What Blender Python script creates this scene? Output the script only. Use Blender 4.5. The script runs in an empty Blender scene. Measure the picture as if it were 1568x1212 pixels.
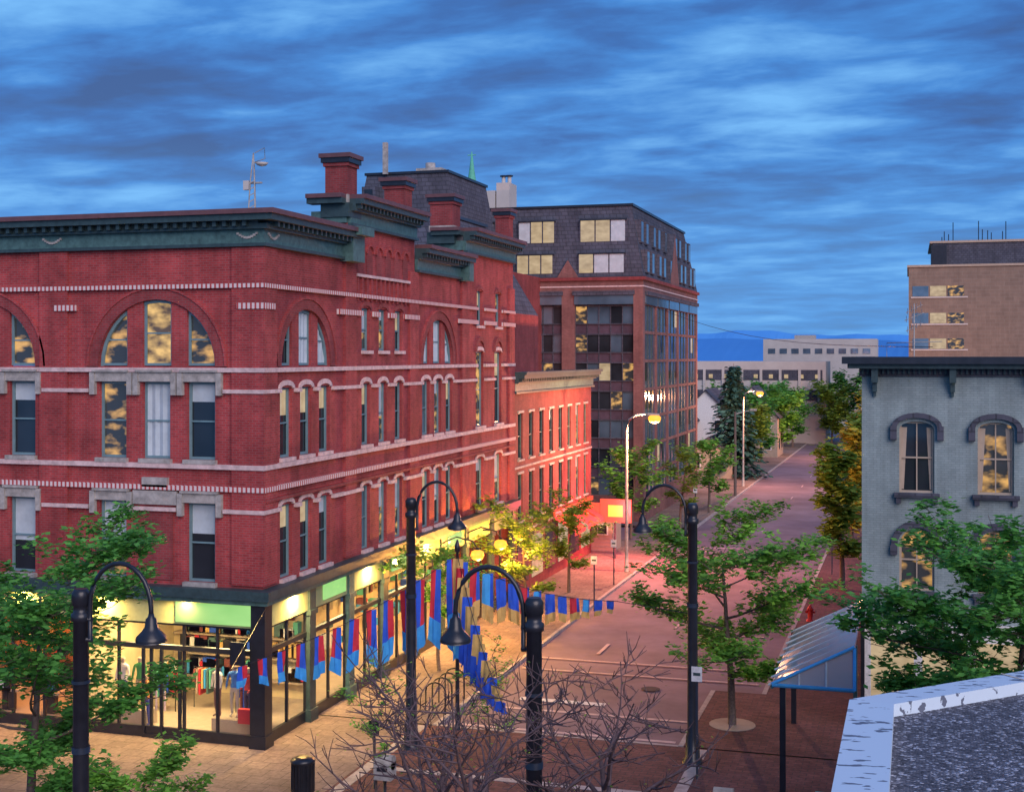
import bpy, math, random
from mathutils import Vector
sc=bpy.context.scene
R=random.Random(11)
sin,cos,pi=math.sin,math.cos,math.pi
# ------------------------------------------------------------------ materials
def new(name):
    m=bpy.data.materials.new(name); m.use_nodes=True; nt=m.node_tree
    return m,nt,nt.nodes['Principled BSDF']
def nd(nt,t,**k):
    n=nt.nodes.new(t)
    for a,b in k.items(): setattr(n,a,b)
    return n
def mul(c,f): return tuple(min(1,x*f) for x in c[:3])+(1,)
def noisecol(nt,col,scale,amt,vec=None,detail=5):
    n=nd(nt,'ShaderNodeTexNoise'); n.inputs['Scale'].default_value=scale; n.inputs['Detail'].default_value=detail
    n.inputs['Roughness'].default_value=.65
    if vec is None:
        g=nd(nt,'ShaderNodeNewGeometry'); vec=g.outputs['Position']
    nt.links.new(vec,n.inputs['Vector'])
    r=nd(nt,'ShaderNodeValToRGB'); e=r.color_ramp.elements
    e[0].position=.3;e[1].position=.7
    e[0].color=mul(col,1-amt); e[1].color=mul(col,1+amt)
    nt.links.new(n.outputs['Fac'],r.inputs['Fac'])
    return r.outputs['Color'],n.outputs['Fac']
def mat(name,col,rough=.75,metal=0,ns=3,amt=.2,bump=0.15,spec=.4):
    m,nt,p=new(name)
    c,f=noisecol(nt,col,ns,amt)
    nt.links.new(c,p.inputs['Base Color'])
    p.inputs['Roughness'].default_value=rough; p.inputs['Metallic'].default_value=metal
    p.inputs['Specular IOR Level'].default_value=spec
    if bump:
        b=nd(nt,'ShaderNodeBump'); b.inputs['Strength'].default_value=bump; b.inputs['Distance'].default_value=.03
        nt.links.new(f,b.inputs['Height']); nt.links.new(b.outputs['Normal'],p.inputs['Normal'])
    return m
def brickmat(name,c1,c2,mortar,bw=.22,rh=.075,ms=.009,flat=False,amt=.28,ns=.6,rough=.85):
    m,nt,p=new(name); L=nt.links.new
    g=nd(nt,'ShaderNodeNewGeometry'); s=nd(nt,'ShaderNodeSeparateXYZ'); L(g.outputs['Position'],s.inputs[0])
    cb=nd(nt,'ShaderNodeCombineXYZ'); vec2=None
    if flat:
        L(s.outputs[0],cb.inputs[0]); L(s.outputs[1],cb.inputs[1])
    else:
        a=nd(nt,'ShaderNodeMath',operation='ADD'); L(s.outputs[0],a.inputs[0]); L(s.outputs[1],a.inputs[1])
        L(a.outputs[0],cb.inputs[0]); L(s.outputs[2],cb.inputs[1])
        mp=nd(nt,'ShaderNodeMapping'); mp.inputs['Scale'].default_value=(.32,.045,1); L(cb.outputs[0],mp.inputs[0]); vec2=mp.outputs[0]
    b=nd(nt,'ShaderNodeTexBrick'); L(cb.outputs[0],b.inputs['Vector'])
    b.inputs['Color1'].default_value=(*c1,1); b.inputs['Color2'].default_value=(*c2,1); b.inputs['Mortar'].default_value=(*mortar,1)
    b.inputs['Scale'].default_value=1; b.inputs['Mortar Size'].default_value=ms
    b.inputs['Brick Width'].default_value=bw; b.inputs['Row Height'].default_value=rh
    c,f=noisecol(nt,(.8,.8,.8),ns,amt)
    c2_,f2=noisecol(nt,(.85,.85,.85),7,amt*.8,vec=vec2)
    mx=nd(nt,'ShaderNodeMix',data_type='RGBA',blend_type='MULTIPLY'); mx.inputs['Factor'].default_value=1
    L(b.outputs['Color'],mx.inputs[6]); L(c,mx.inputs[7])
    my=nd(nt,'ShaderNodeMix',data_type='RGBA',blend_type='MULTIPLY'); my.inputs['Factor'].default_value=1
    L(mx.outputs[2],my.inputs[6]); L(c2_,my.inputs[7]); L(my.outputs[2],p.inputs['Base Color'])
    p.inputs['Roughness'].default_value=rough; p.inputs['Specular IOR Level'].default_value=.3
    bu=nd(nt,'ShaderNodeBump'); bu.inputs['Strength'].default_value=.35; bu.inputs['Distance'].default_value=.01
    L(b.outputs['Fac'],bu.inputs['Height']); bu.invert=True; L(bu.outputs['Normal'],p.inputs['Normal'])
    return m
def checkmat(name,a,b,freq):
    m,nt,p=new(name); L=nt.links.new
    g=nd(nt,'ShaderNodeNewGeometry'); s=nd(nt,'ShaderNodeSeparateXYZ'); L(g.outputs['Position'],s.inputs[0])
    ad=nd(nt,'ShaderNodeMath',operation='ADD'); L(s.outputs[0],ad.inputs[0]); L(s.outputs[1],ad.inputs[1])
    mu=nd(nt,'ShaderNodeMath',operation='MULTIPLY'); mu.inputs[1].default_value=freq; L(ad.outputs[0],mu.inputs[0])
    fr=nd(nt,'ShaderNodeMath',operation='FRACT'); L(mu.outputs[0],fr.inputs[0])
    gt=nd(nt,'ShaderNodeMath',operation='GREATER_THAN'); gt.inputs[1].default_value=.42; L(fr.outputs[0],gt.inputs[0])
    mx=nd(nt,'ShaderNodeMix',data_type='RGBA'); L(gt.outputs[0],mx.inputs['Factor'])
    mx.inputs[6].default_value=(*a,1); mx.inputs[7].default_value=(*b,1); L(mx.outputs[2],p.inputs['Base Color'])
    p.inputs['Roughness'].default_value=.8
    return m
def glassmat(name,col,rough=.05,bump=.05,ns=.5,spec=1.0,amt=.35,ior=1.55):
    m,nt,p=new(name)
    c,f=noisecol(nt,col,ns,amt,detail=2)
    nt.links.new(c,p.inputs['Base Color']); p.inputs['Roughness'].default_value=rough; p.inputs['IOR'].default_value=ior
    p.inputs['Specular IOR Level'].default_value=spec*.5
    b=nd(nt,'ShaderNodeBump'); b.inputs['Strength'].default_value=bump; b.inputs['Distance'].default_value=.1
    nt.links.new(f,b.inputs['Height']); nt.links.new(b.outputs['Normal'],p.inputs['Normal'])
    return m
def litmat(name,c1,c2,st,scale=1.0,lo=.45,hi=.7):
    # softly lit room behind the pane: smooth warm pools of light over dark furniture
    m,nt,p=new(name); L=nt.links.new
    g=nd(nt,'ShaderNodeNewGeometry'); s=nd(nt,'ShaderNodeSeparateXYZ'); L(g.outputs['Position'],s.inputs[0])
    a=nd(nt,'ShaderNodeMath',operation='ADD'); L(s.outputs[0],a.inputs[0]); L(s.outputs[1],a.inputs[1])
    cb=nd(nt,'ShaderNodeCombineXYZ'); L(a.outputs[0],cb.inputs[0]); L(s.outputs[2],cb.inputs[1])
    mp=nd(nt,'ShaderNodeMapping'); mp.inputs['Scale'].default_value=(scale*.9,scale*1.5,1); L(cb.outputs[0],mp.inputs[0])
    n=nd(nt,'ShaderNodeTexNoise'); n.inputs['Scale'].default_value=1.3; n.inputs['Detail'].default_value=3; n.inputs['Roughness'].default_value=.45; L(mp.outputs[0],n.inputs['Vector'])
    r=nd(nt,'ShaderNodeValToRGB'); e=r.color_ramp.elements; e[0].position=lo; e[1].position=hi
    e[0].color=(*c1,1); e[1].color=(*c2,1); L(n.outputs['Fac'],r.inputs['Fac'])
    L(r.outputs['Color'],p.inputs['Emission Color']); p.inputs['Emission Strength'].default_value=st
    p.inputs['Base Color'].default_value=(.03,.035,.04,1); p.inputs['Roughness'].default_value=.06
    return m
def panemat():
    m,nt,p=new('shop_glass'); L=nt.links.new
    t=nd(nt,'ShaderNodeBsdfTransparent'); g=nd(nt,'ShaderNodeBsdfGlossy'); g.inputs['Roughness'].default_value=.02
    x=nd(nt,'ShaderNodeMixShader'); x.inputs[0].default_value=.07; L(t.outputs[0],x.inputs[1]); L(g.outputs[0],x.inputs[2])
    L(x.outputs[0],nt.nodes['Material Output'].inputs['Surface']); return m
def leafmat(name,dark,light,tr=.35):
    m,nt,p=new(name); L=nt.links.new
    g=nd(nt,'ShaderNodeNewGeometry'); r=nd(nt,'ShaderNodeValToRGB')
    r.color_ramp.elements[0].color=(*dark,1); r.color_ramp.elements[1].color=(*light,1)
    n=nd(nt,'ShaderNodeTexNoise'); n.inputs['Scale'].default_value=1.1; L(g.outputs['Position'],n.inputs['Vector'])
    a=nd(nt,'ShaderNodeMath',operation='MULTIPLY_ADD'); a.inputs[1].default_value=.6
    L(g.outputs['Random Per Island'],a.inputs[0])
    s=nd(nt,'ShaderNodeMath',operation='MULTIPLY_ADD'); s.inputs[1].default_value=1.6; s.inputs[2].default_value=-.5
    L(n.outputs['Fac'],s.inputs[0]); L(s.outputs[0],a.inputs[2]); L(a.outputs[0],r.inputs['Fac'])
    L(r.outputs['Color'],p.inputs['Base Color']); p.inputs['Roughness'].default_value=.6; p.inputs['Specular IOR Level'].default_value=.2
    t=nd(nt,'ShaderNodeBsdfTranslucent'); L(r.outputs['Color'],t.inputs['Color'])
    x=nd(nt,'ShaderNodeMixShader'); x.inputs[0].default_value=tr; L(p.outputs[0],x.inputs[1]); L(t.outputs[0],x.inputs[2])
    L(x.outputs[0],nt.nodes['Material Output'].inputs['Surface']); return m
def emat(name,c,s):
    m,nt,p=new(name); p.inputs['Emission Color'].default_value=(*c,1); p.inputs['Emission Strength'].default_value=s
    p.inputs['Base Color'].default_value=(.02,.02,.02,1); return m

M={}
M['brick']=brickmat('red_brick',(.60,.078,.080),(.44,.052,.058),(.42,.16,.16),amt=.36)
M['brick2']=brickmat('dark_brick',(.42,.065,.07),(.32,.045,.05),(.30,.13,.13))
M['brick3']=brickmat('row_brick',(.38,.085,.08),(.29,.06,.06),(.27,.14,.13),amt=.28)
M['obrick']=brickmat('office_brick',(.35,.14,.13),(.27,.105,.10),(.26,.18,.17),amt=.22)
M['greybrick']=brickmat('painted_brick',(.38,.47,.48),(.33,.42,.43),(.27,.35,.36),amt=.22)
M['tanbrick']=brickmat('tan_brick',(.35,.255,.20),(.30,.22,.175),(.35,.28,.23),bw=1.2,rh=.5,ms=.03,amt=.12)
M['paver']=brickmat('brick_paver',(.34,.14,.13),(.22,.095,.095),(.15,.10,.10),bw=.4,rh=.2,ms=.015,flat=True,amt=.45,ns=.35)
M['walk']=brickmat('sidewalk_slab',(.40,.30,.26),(.33,.25,.22),(.20,.155,.14),bw=.6,rh=.6,ms=.014,flat=True,amt=.38,ns=.35)
M['stone']=mat('pale_stone',(.58,.43,.42),ns=4,amt=.28)
M['stone2']=mat('grey_stone',(.35,.33,.31),ns=4,amt=.35)
M['check']=checkmat('checker_brick',(.42,.06,.06),(.66,.55,.54),6.5)
M['teal']=mat('teal_trim',(.07,.145,.14),rough=.5,ns=5,amt=.35)
M['teal2']=mat('teal_dark',(.035,.065,.072),rough=.45,ns=5,amt=.3)
M['maroon']=mat('copper_edge',(.13,.06,.065),rough=.5)
M['spandrel']=mat('bronze_spandrel',(.085,.06,.085),rough=.3,ns=1,amt=.3,bump=0)
M['frame']=mat('window_frame',(.15,.25,.28),rough=.4,amt=.15)
M['dark']=mat('dark_metal',(.018,.02,.028),rough=.32,amt=.3,bump=.05,spec=.5)
M['roof']=mat('tar_roof',(.08,.08,.09),ns=2)
M['iron']=mat('cast_iron',(.07,.06,.065),rough=.9,bump=.3)
M['gl']=glassmat('window_glass',(.02,.025,.032))
M['gl2']=glassmat('window_glass_sky',(.08,.13,.18),rough=.06,bump=.06,ior=2.5)
M['blind']=mat('window_blind',(.46,.53,.57),rough=.5,ns=2,amt=.14,bump=0)
M['lit']=litmat('lit_room',(.02,.02,.022),(.85,.46,.13),.9,1.3,.47,.66)
M['litb']=litmat('lit_arch_room',(.10,.055,.025),(1,.62,.2),.9,1.5,.38,.66)
M['litdim']=litmat('lit_curtain',(.44,.31,.17),(.72,.54,.32),.8,1.2,.3,.7)
M['pane']=panemat()
M['slate']=brickmat('slate_roof',(.13,.135,.18),(.095,.10,.14),(.07,.075,.10),bw=.5,rh=.3,ms=.03,amt=.28)
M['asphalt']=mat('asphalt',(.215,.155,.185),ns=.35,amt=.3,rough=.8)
M['white']=mat('white_paint',(.7,.7,.7),ns=9,amt=.2,bump=0)
M['kerb']=mat('kerb_stone',(.40,.35,.33),ns=3,amt=.3)
M['cream']=mat('cream_wall',(.62,.50,.30),amt=.1)
M['beige']=mat('beige_siding',(.40,.32,.25),amt=.1)
M['bark']=mat('bark',(.12,.085,.07),ns=12,amt=.4,bump=.4)
M['twig']=mat('bare_twig',(.12,.08,.085),ns=8,amt=.45)
M['leafG']=leafmat('leaf_green',(.04,.15,.03),(.30,.64,.09))
M['leafG2']=leafmat('leaf_deep_green',(.03,.13,.035),(.19,.53,.10))
M['leafY']=leafmat('leaf_yellow',(.14,.17,.02),(.55,.50,.06))
M['leafO']=leafmat('leaf_olive',(.05,.13,.02),(.32,.48,.07))
M['needle']=leafmat('needle',(.012,.055,.055),(.06,.17,.15),.1)
M['red']=mat('red_cloth',(.58,.03,.05),amt=.15); M['blue']=mat('blue_cloth',(.025,.10,.60),amt=.15)
M['lblue']=mat('sky_blue_cloth',(.05,.34,.75),amt=.12); M['gold']=mat('gold_cloth',(.62,.40,.13),amt=.12)
M['grass']=mat('grass',(.045,.085,.03),ns=.2,amt=.4)
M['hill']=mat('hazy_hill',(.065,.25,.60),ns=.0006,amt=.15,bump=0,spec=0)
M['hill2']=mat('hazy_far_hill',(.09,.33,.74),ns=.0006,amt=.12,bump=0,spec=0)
M['water']=mat('water',(.06,.22,.42),rough=.3,bump=0)
def gravelmat():
    m,nt,p=new('gravel_roof'); L=nt.links.new
    g=nd(nt,'ShaderNodeNewGeometry'); v=nd(nt,'ShaderNodeTexVoronoi'); v.inputs['Scale'].default_value=26; L(g.outputs['Position'],v.inputs['Vector'])
    s=nd(nt,'ShaderNodeSeparateColor'); L(v.outputs['Color'],s.inputs[0]); r=nd(nt,'ShaderNodeValToRGB'); e=r.color_ramp.elements
    e[0].color=(.045,.045,.06,1); e[1].color=(.62,.62,.68,1); x=e.new(.78); x.color=(.16,.16,.19,1); L(s.outputs[0],r.inputs[0])
    c,f=noisecol(nt,(.8,.8,.8),.8,.3); mx=nd(nt,'ShaderNodeMix',data_type='RGBA',blend_type='MULTIPLY'); mx.inputs['Factor'].default_value=1
    L(r.outputs[0],mx.inputs[6]); L(c,mx.inputs[7]); L(mx.outputs[2],p.inputs['Base Color']); p.inputs['Roughness'].default_value=.9
    b=nd(nt,'ShaderNodeBump'); b.inputs['Strength'].default_value=.8; b.inputs['Distance'].default_value=.02; L(v.outputs['Distance'],b.inputs['Height']); b.invert=True; L(b.outputs[0],p.inputs['Normal']); return m
M['gravel']=gravelmat()
M['plaster']=mat('pale_concrete',(.50,.46,.43),ns=.5,amt=.1)
M['green']=mat('copper_green',(.10,.42,.30),amt=.2)
M['hyd']=mat('hydrant_red',(.6,.04,.03),rough=.4)
M['cyan']=mat('cyan_plastic',(.02,.40,.50),rough=.4)
M['wood']=mat('orange_wood',(.50,.20,.06),ns=1.2,amt=.5)
M['sod']=emat('sodium_lamp',(1,.37,.03),2.1)
M['neon']=emat('neon_red_glow',(1,.055,.02),1.6); M['neony']=emat('neon_yellow',(1,.44,.03),2.0)
M['gsign']=litmat('green_sign',(.22,.55,.14),(.42,.78,.26),1.05,.6,.2,.9)
M['signtan']=mat('sign_band',(.34,.38,.19),amt=.15)
M['awn']=mat('red_awning',(.45,.04,.04),amt=.1)
def flashmat():
    m,nt,p=new('metal_flashing'); L=nt.links.new
    g=nd(nt,'ShaderNodeNewGeometry'); n=nd(nt,'ShaderNodeTexNoise'); n.inputs['Scale'].default_value=4.5; n.inputs['Detail'].default_value=3
    mp=nd(nt,'ShaderNodeMapping'); mp.inputs['Rotation'].default_value=(0,0,.7); mp.inputs['Scale'].default_value=(.6,1.5,1)
    L(g.outputs['Position'],mp.inputs[0]); L(mp.outputs[0],n.inputs['Vector']); r=nd(nt,'ShaderNodeValToRGB'); e=r.color_ramp.elements
    e[0].position=.605;e[0].color=(.60,.72,.82,1);e[1].position=.625;e[1].color=(.13,.15,.20,1)
    L(n.outputs['Fac'],r.inputs['Fac']); L(r.outputs['Color'],p.inputs['Base Color']); p.inputs['Roughness'].default_value=.55
    return m
M['flash']=flashmat()
def canopyglass():
    m,nt,p=new('canopy_glass'); L=nt.links.new
    t=nd(nt,'ShaderNodeBsdfTransparent'); t.inputs[0].default_value=(.75,.88,.97,1)
    p.inputs['Base Color'].default_value=(.5,.62,.70,1); p.inputs['Roughness'].default_value=.15
    x=nd(nt,'ShaderNodeMixShader'); x.inputs[0].default_value=.6; L(t.outputs[0],x.inputs[1]); L(p.outputs[0],x.inputs[2])
    L(x.outputs[0],nt.nodes['Material Output'].inputs['Surface']); return m
M['cglass']=canopyglass()
# ------------------------------------------------------------------ mesh builder
class MB:
    def __init__(s): s.v=[];s.f=[];s.m=[];s.mats=[];s.sm=[]
    def mi(s,k):
        if k not in s.mats: s.mats.append(k)
        return s.mats.index(k)
    def poly(s,pts,k,smooth=False):
        i=len(s.v); s.v+= [tuple(p) for p in pts]; s.f.append(tuple(range(i,i+len(pts)))); s.m.append(s.mi(k)); s.sm.append(smooth)
    def hexa(s,p,k):
        i=len(s.v); s.v+=[tuple(q) for q in p]; a=s.mi(k)
        for f in ((0,3,2,1),(4,5,6,7),(0,1,5,4),(1,2,6,5),(2,3,7,6),(3,0,4,7)):
            s.f.append(tuple(i+j for j in f)); s.m.append(a); s.sm.append(False)
    def box(s,x0,x1,y0,y1,z0,z1,k):
        s.hexa([(x0,y0,z0),(x1,y0,z0),(x1,y1,z0),(x0,y1,z0),(x0,y0,z1),(x1,y0,z1),(x1,y1,z1),(x0,y1,z1)],k)
    def tube(s,pts,rad,k,n=6,cap=True):
        pts=[Vector(p) for p in pts]; i0=len(s.v); a=s.mi(k)
        for j,p in enumerate(pts):
            d=(pts[min(j+1,len(pts)-1)]-pts[max(j-1,0)]); d=d.normalized() if d.length>1e-9 else Vector((0,0,1))
            u=d.cross(Vector((0,0,1)) if abs(d.z)<.9 else Vector((1,0,0))).normalized(); w=d.cross(u)
            r=rad[j] if isinstance(rad,(list,tuple)) else rad
            for q in range(n):
                t=2*pi*q/n; s.v.append(tuple(p+u*(r*cos(t))+w*(r*sin(t))))
        for j in range(len(pts)-1):
            for q in range(n):
                A=i0+j*n+q;B=i0+j*n+(q+1)%n
                s.f.append((A,B,B+n,A+n)); s.m.append(a); s.sm.append(True)
        if cap:
            s.f.append(tuple(i0+q for q in range(n))); s.m.append(a); s.sm.append(False)
            s.f.append(tuple(i0+(len(pts)-1)*n+q for q in range(n))); s.m.append(a); s.sm.append(False)
    def lathe(s,c,prof,k,n=14):
        s.tube([(c[0],c[1],c[2]+z+i*1e-5) for i,(r,z) in enumerate(prof)],[r for r,z in prof],k,n)
    def obj(s,name,parent=None,loc=None):
        me=bpy.data.meshes.new(name); me.from_pydata(s.v,[],s.f); me.validate(clean_customdata=False)
        for k in s.mats: me.materials.append(M[k])
        if len(me.polygons)==len(s.m):
            me.polygons.foreach_set('material_index',s.m); me.polygons.foreach_set('use_smooth',s.sm)
        o=bpy.data.objects.new(name,me); sc.collection.objects.link(o)
        if parent: o.parent=parent
        return o
def empty(name,loc=(0,0,0)):
    o=bpy.data.objects.new(name,None); sc.collection.objects.link(o); return o
def light(name,typ,loc,power,col,parent=None,size=1,rot=None,sy=None,rad=.15):
    l=bpy.data.lights.new(name,typ); l.energy=power; l.color=col
    if typ=='AREA':
        l.size=size
        if sy: l.shape='RECTANGLE'; l.size_y=sy
    elif typ=='POINT': l.shadow_soft_size=rad
    o=bpy.data.objects.new(name,l); sc.collection.objects.link(o); o.location=loc
    if rot: o.rotation_euler=rot
    if parent: o.parent=parent
    return o
def G(y):
    if y<50: return 0
    if y<250: return -.008*(y-50)
    if y<650: return -1.6-(y-250)*.06
    return -25.6
# ------------------------------------------------------------------ facade helpers
class Fac:
    def __init__(s,axis,c,sign): s.a=axis;s.c=c;s.s=sign
    def P(s,u,z,d): return (u,s.c+s.s*d,z) if s.a=='y' else (s.c+s.s*d,u,z)
    def box(s,mb,u0,u1,z0,z1,d0,d1,k):
        p=s.P; mb.hexa([p(u0,z0,d0),p(u1,z0,d0),p(u1,z0,d1),p(u0,z0,d1),p(u0,z1,d0),p(u1,z1,d0),p(u1,z1,d1),p(u0,z1,d1)],k)
    def quad(s,mb,u0,u1,z0,z1,d,k):
        p=s.P; mb.poly([p(u0,z0,d),p(u1,z0,d),p(u1,z1,d),p(u0,z1,d)],k)
    def wall(s,mb,u0,u1,z0,z1,holes,k,dep=.24,d=0):
        holes=[h for h in holes if h[1]>u0 and h[0]<u1 and h[3]>z0 and h[2]<z1]
        us=sorted({u0,u1,*[h[0] for h in holes],*[h[1] for h in holes]}); zs=sorted({z0,z1,*[h[2] for h in holes],*[h[3] for h in holes]})
        us=[u for u in us if u0<=u<=u1]; zs=[z for z in zs if z0<=z<=z1]
        for j in range(len(zs)-1):
            run=None
            for i in range(len(us)-1):
                cu=(us[i]+us[i+1])/2;cz=(zs[j]+zs[j+1])/2
                if any(h[0]<cu<h[1] and h[2]<cz<h[3] for h in holes):
                    if run is not None: s.quad(mb,run,us[i],zs[j],zs[j+1],d,k); run=None
                elif run is None: run=us[i]
            if run is not None: s.quad(mb,run,us[-1],zs[j],zs[j+1],d,k)
        for h in holes:
            a,b,c,e=h[:4]; P=s.P
            for q in (((a,c),(b,c)),((b,c),(b,e)),((b,e),(a,e)),((a,e),(a,c))):
                (ua,za),(ub,zb)=q
                mb.poly([P(ua,za,d),P(ub,zb,d),P(ub,zb,d-dep),P(ua,za,d-dep)],k)
    def archfill(s,mb,cu,zs,rx,ry,k,d=0,dep=.24,n=18):
        P=s.P
        for i in range(n):
            a,b=pi*i/n,pi*(i+1)/n
            ua,za,ub,zb=cu+rx*cos(a),zs+ry*sin(a),cu+rx*cos(b),zs+ry*sin(b)
            mb.poly([P(ua,za,d),P(ub,zb,d),P(ub,zs+ry,d),P(ua,zs+ry,d)],k)
            mb.poly([P(ua,za,d),P(ub,zb,d),P(ub,zb,d-dep),P(ua,za,d-dep)],k)
    def ring(s,mb,cu,zs,rx,ry,w,d0,d1,k,n=18):
        P=s.P
        for i in range(n):
            a,b=pi*i/n,pi*(i+1)/n
            q=[(cu+(rx+o)*cos(t),zs+(ry+o)*sin(t)) for t in (a,b) for o in (0,w)]
            (ia,oa,ib,ob)=q
            mb.hexa([P(*ia,d0),P(*oa,d0),P(*ob,d0),P(*ib,d0),P(*ia,d1),P(*oa,d1),P(*ob,d1),P(*ib,d1)],k)
    def window(s,mb,u0,u1,z0,z1,kind=None,d=-.2,rail=True,fk='frame',w=.06,mull=False):
        if kind is None: kind=R.choice(['gl','glowtop','gl2','blindhalf','blindhi','blindhalf','lit','glowtop'])
        base={'blindhalf':R.choice(['gl','gl','lit']),'blindhi':R.choice(['gl','gl','lit']),'blindfull':'gl','glowtop':'gl'}.get(kind,kind)
        s.quad(mb,u0,u1,z0,z1,d,base)
        h=z1-z0
        if kind=='glowtop': s.quad(mb,u0+w,u1-w,z0+h*R.uniform(.5,.68),z1-w,d+.012,'litdim')
        if kind=='blindhalf': s.quad(mb,u0+w,u1-w,z0+h*R.uniform(.4,.6),z1-w,d+.012,'blind')
        if kind=='blindhi': s.quad(mb,u0+w,u1-w,z0+h*.74,z1-w,d+.012,'blind')
        if kind=='blindfull':
            n=6
            for i in range(n): # gathered curtain
                a=u0+w+(u1-u0-2*w)*i/n; b=u0+w+(u1-u0-2*w)*(i+1)/n; P=s.P; o1,o2=(.01,.05) if i%2 else (.05,.01)
                mb.poly([P(a,z0+w,d+o1),P(b,z0+w,d+o2),P(b,z1-w,d+o2),P(a,z1-w,d+o1)],'blind')
        e=d+.08
        s.box(mb,u0,u0+w,z0,z1,d+.02,e,fk); s.box(mb,u1-w,u1,z0,z1,d+.02,e,fk)
        s.box(mb,u0+w,u1-w,z0,z0+w,d+.02,e,fk); s.box(mb,u0+w,u1-w,z1-w,z1,d+.02,e,fk)
        if rail: s.box(mb,u0+w,u1-w,z0+h*.48,z0+h*.48+.05,d+.02,e-.01,fk)
        if mull: s.box(mb,(u0+u1)/2-.02,(u0+u1)/2+.02,z0+w,z1-w,d+.02,e-.015,fk)
    def band(s,mb,u0,u1,z,h,holes,k,d=.14,m=.0,d0=0):
        cuts=sorted([(a[0]-m,a[1]+m) for a in holes if a[2]<z+h and a[3]>z])
        c=u0
        for a,b in cuts:
            if a>c+.02 and c<u1: s.box(mb,c,min(a,u1),z,z+h,d0,d,k)
            c=max(c,b)
        if c<u1-.02: s.box(mb,c,u1,z,z+h,d0,d,k)

# ================================================================== red brick corner building
XB=-18.94; YB=36.05
bb=empty('brick_corner_building')
FF=Fac('y',YB,-1); FS=Fac('x',XB,1)
W=MB();T=MB();WN=MB()
fh=[];U0=-46
arches=[];
for k in range(4):
    cu=-22.64-6.55*k
    if cu-2.3<U0: continue
    fh.append((cu-2.1,cu+2.1,11.68,13.78)); arches.append((FF,cu,2.1))
    for o in (-1.58,0,1.58): fh.append((cu+o-.49,cu+o+.49,8.78,11.2))
    for o in (-1.58,1.58): fh.append((cu+o-.49,cu+o+.49,4.98,7.44))
FF.wall(W,U0,XB,4.8,15.4,fh,'brick')
sh=[]
for cu in (39.05,51.6):
    sh.append((cu-1.85,cu+1.85,11.68,13.53)); arches.append((FS,cu,1.85))
    for o in (-1.42,0,1.42):
        sh.append((cu+o-.42,cu+o+.42,8.78,11.0)); sh.append((cu+o-.42,cu+o+.42,4.98,7.3))
for c in (44.0,45.6,47.2):
    sh+= [(c-.38,c+.38,12.2,13.75),(c-.38,c+.38,8.78,11.0),(c-.38,c+.38,4.98,7.3)]
for c in (57.2,60.0):
    sh+= [(c-.55,c+.55,8.78,12.2),(c-.55,c+.55,4.98,7.3),(c-.4,c+.4,13.4,15.0)]
FS.wall(W,YB,62.5,4.8,15.4,sh,'brick')
for (a,b) in ((42.4,48.9),(54.9,62.5)):
    W.box(-20.1,XB,a,b,15.4,16.7,'brick')
for F,cu,r in arches:
    F.archfill(W,cu,11.68,r,r,'brick')
    F.ring(W,cu,11.68,r,r,.34,0,.06,'brick2'); F.ring(T,cu,11.68,r+.34,r+.34,.07,0,.1,'brick')
    w=.56 if F is FF else .5; off=.79 if F is FF else .71
    for sg in (-1,1):
        zt=11.68+math.sqrt(r*r-off*off)
        F.box(W,cu+sg*off-w/2,cu+sg*off+w/2,11.68,zt+.1,-.19,-.03,'brick')
        F.window(WN,*sorted((cu+sg*(off+w/2),cu+sg*(r))),11.7,13.35,'lit' if F is FF else R.choice(['blindfull','gl']),w=.08)
    F.window(WN,cu-off+w/2,cu+off-w/2,11.7,11.68+r,'litb' if F is FF else 'blindfull',w=.08,mull=False)
    F.ring(WN,cu,11.68,r-.1,r-.1,.1,-.18,-.1,'frame')
W.box(-19.95,XB+.1,YB-.1,36.85,4.95,15.35,'brick')
for c in (-26.38,-32.93,-39.48): FF.box(W,c-.52,c+.52,4.95,15.35,0,.1,'brick')
for a,b in ((42.0,42.95),(48.2,49.15),(54.5,55.5),(61.6,62.5)): FS.box(W,a,b,4.95,15.35 if a!=54.5 else 16.6,0,.1,'brick')
for F,hs in ((FF,fh),(FS,sh)):
    for h in hs:
        if h[1]-h[0]>2: continue
        kind=None
        if F is FF and h[2]>8: kind='blindfull' if abs((h[0]+h[1])/2+22.64)<.1 else R.choice(['lit','gl','blindhi','lit'])
        if F is FF and h[2]<8: kind='blindhalf'
        if F is FS and 8<h[2]<9 and h[0]<41: kind='glowtop'
        F.window(WN,*h,kind,w=.08)
        if F is FF:
            F.box(T,h[0]-.1,h[1]+.1,h[3],h[3]+.3,0,.12,'stone2'); F.box(T,h[0]-.16,h[1]+.16,h[3]+.3,h[3]+.37,0,.2,'stone2')
            for e in (h[0]-.28,h[1]+.1):
                F.box(T,e,e+.18,h[3]-.42,h[3]+.28,.0,.16,'stone2')
            F.box(T,h[0]-.08,h[1]+.08,h[2]-.13,h[2],0,.16,'stone2')
        else:
            F.ring(T,(h[0]+h[1])/2,h[3]-.02,(h[1]-h[0])/2-.02,.1,.16,0,.05,'stone' if h[2]<12 else 'brick2',8)
            F.box(T,h[0]-.05,h[1]+.05,h[2]-.12,h[2],0,.13,'stone')
for k in range(4):
    cu=-22.64-6.55*k
    FF.box(T,cu-.6,cu+.6,5.0,7.35,0,.05,'brick2'); FF.box(T,cu-.78,cu+.78,7.35,7.78,0,.13,'stone2'); FF.box(T,cu-.45,cu+.45,7.9,8.2,0,.14,'stone2')
fa=[(c-r-.45,c+r+.45,11.68,14.0) for F,c,r in arches if F is FF]; sa=[(c-r-.45,c+r+.45,11.68,14.0) for F,c,r in arches if F is FS]
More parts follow.
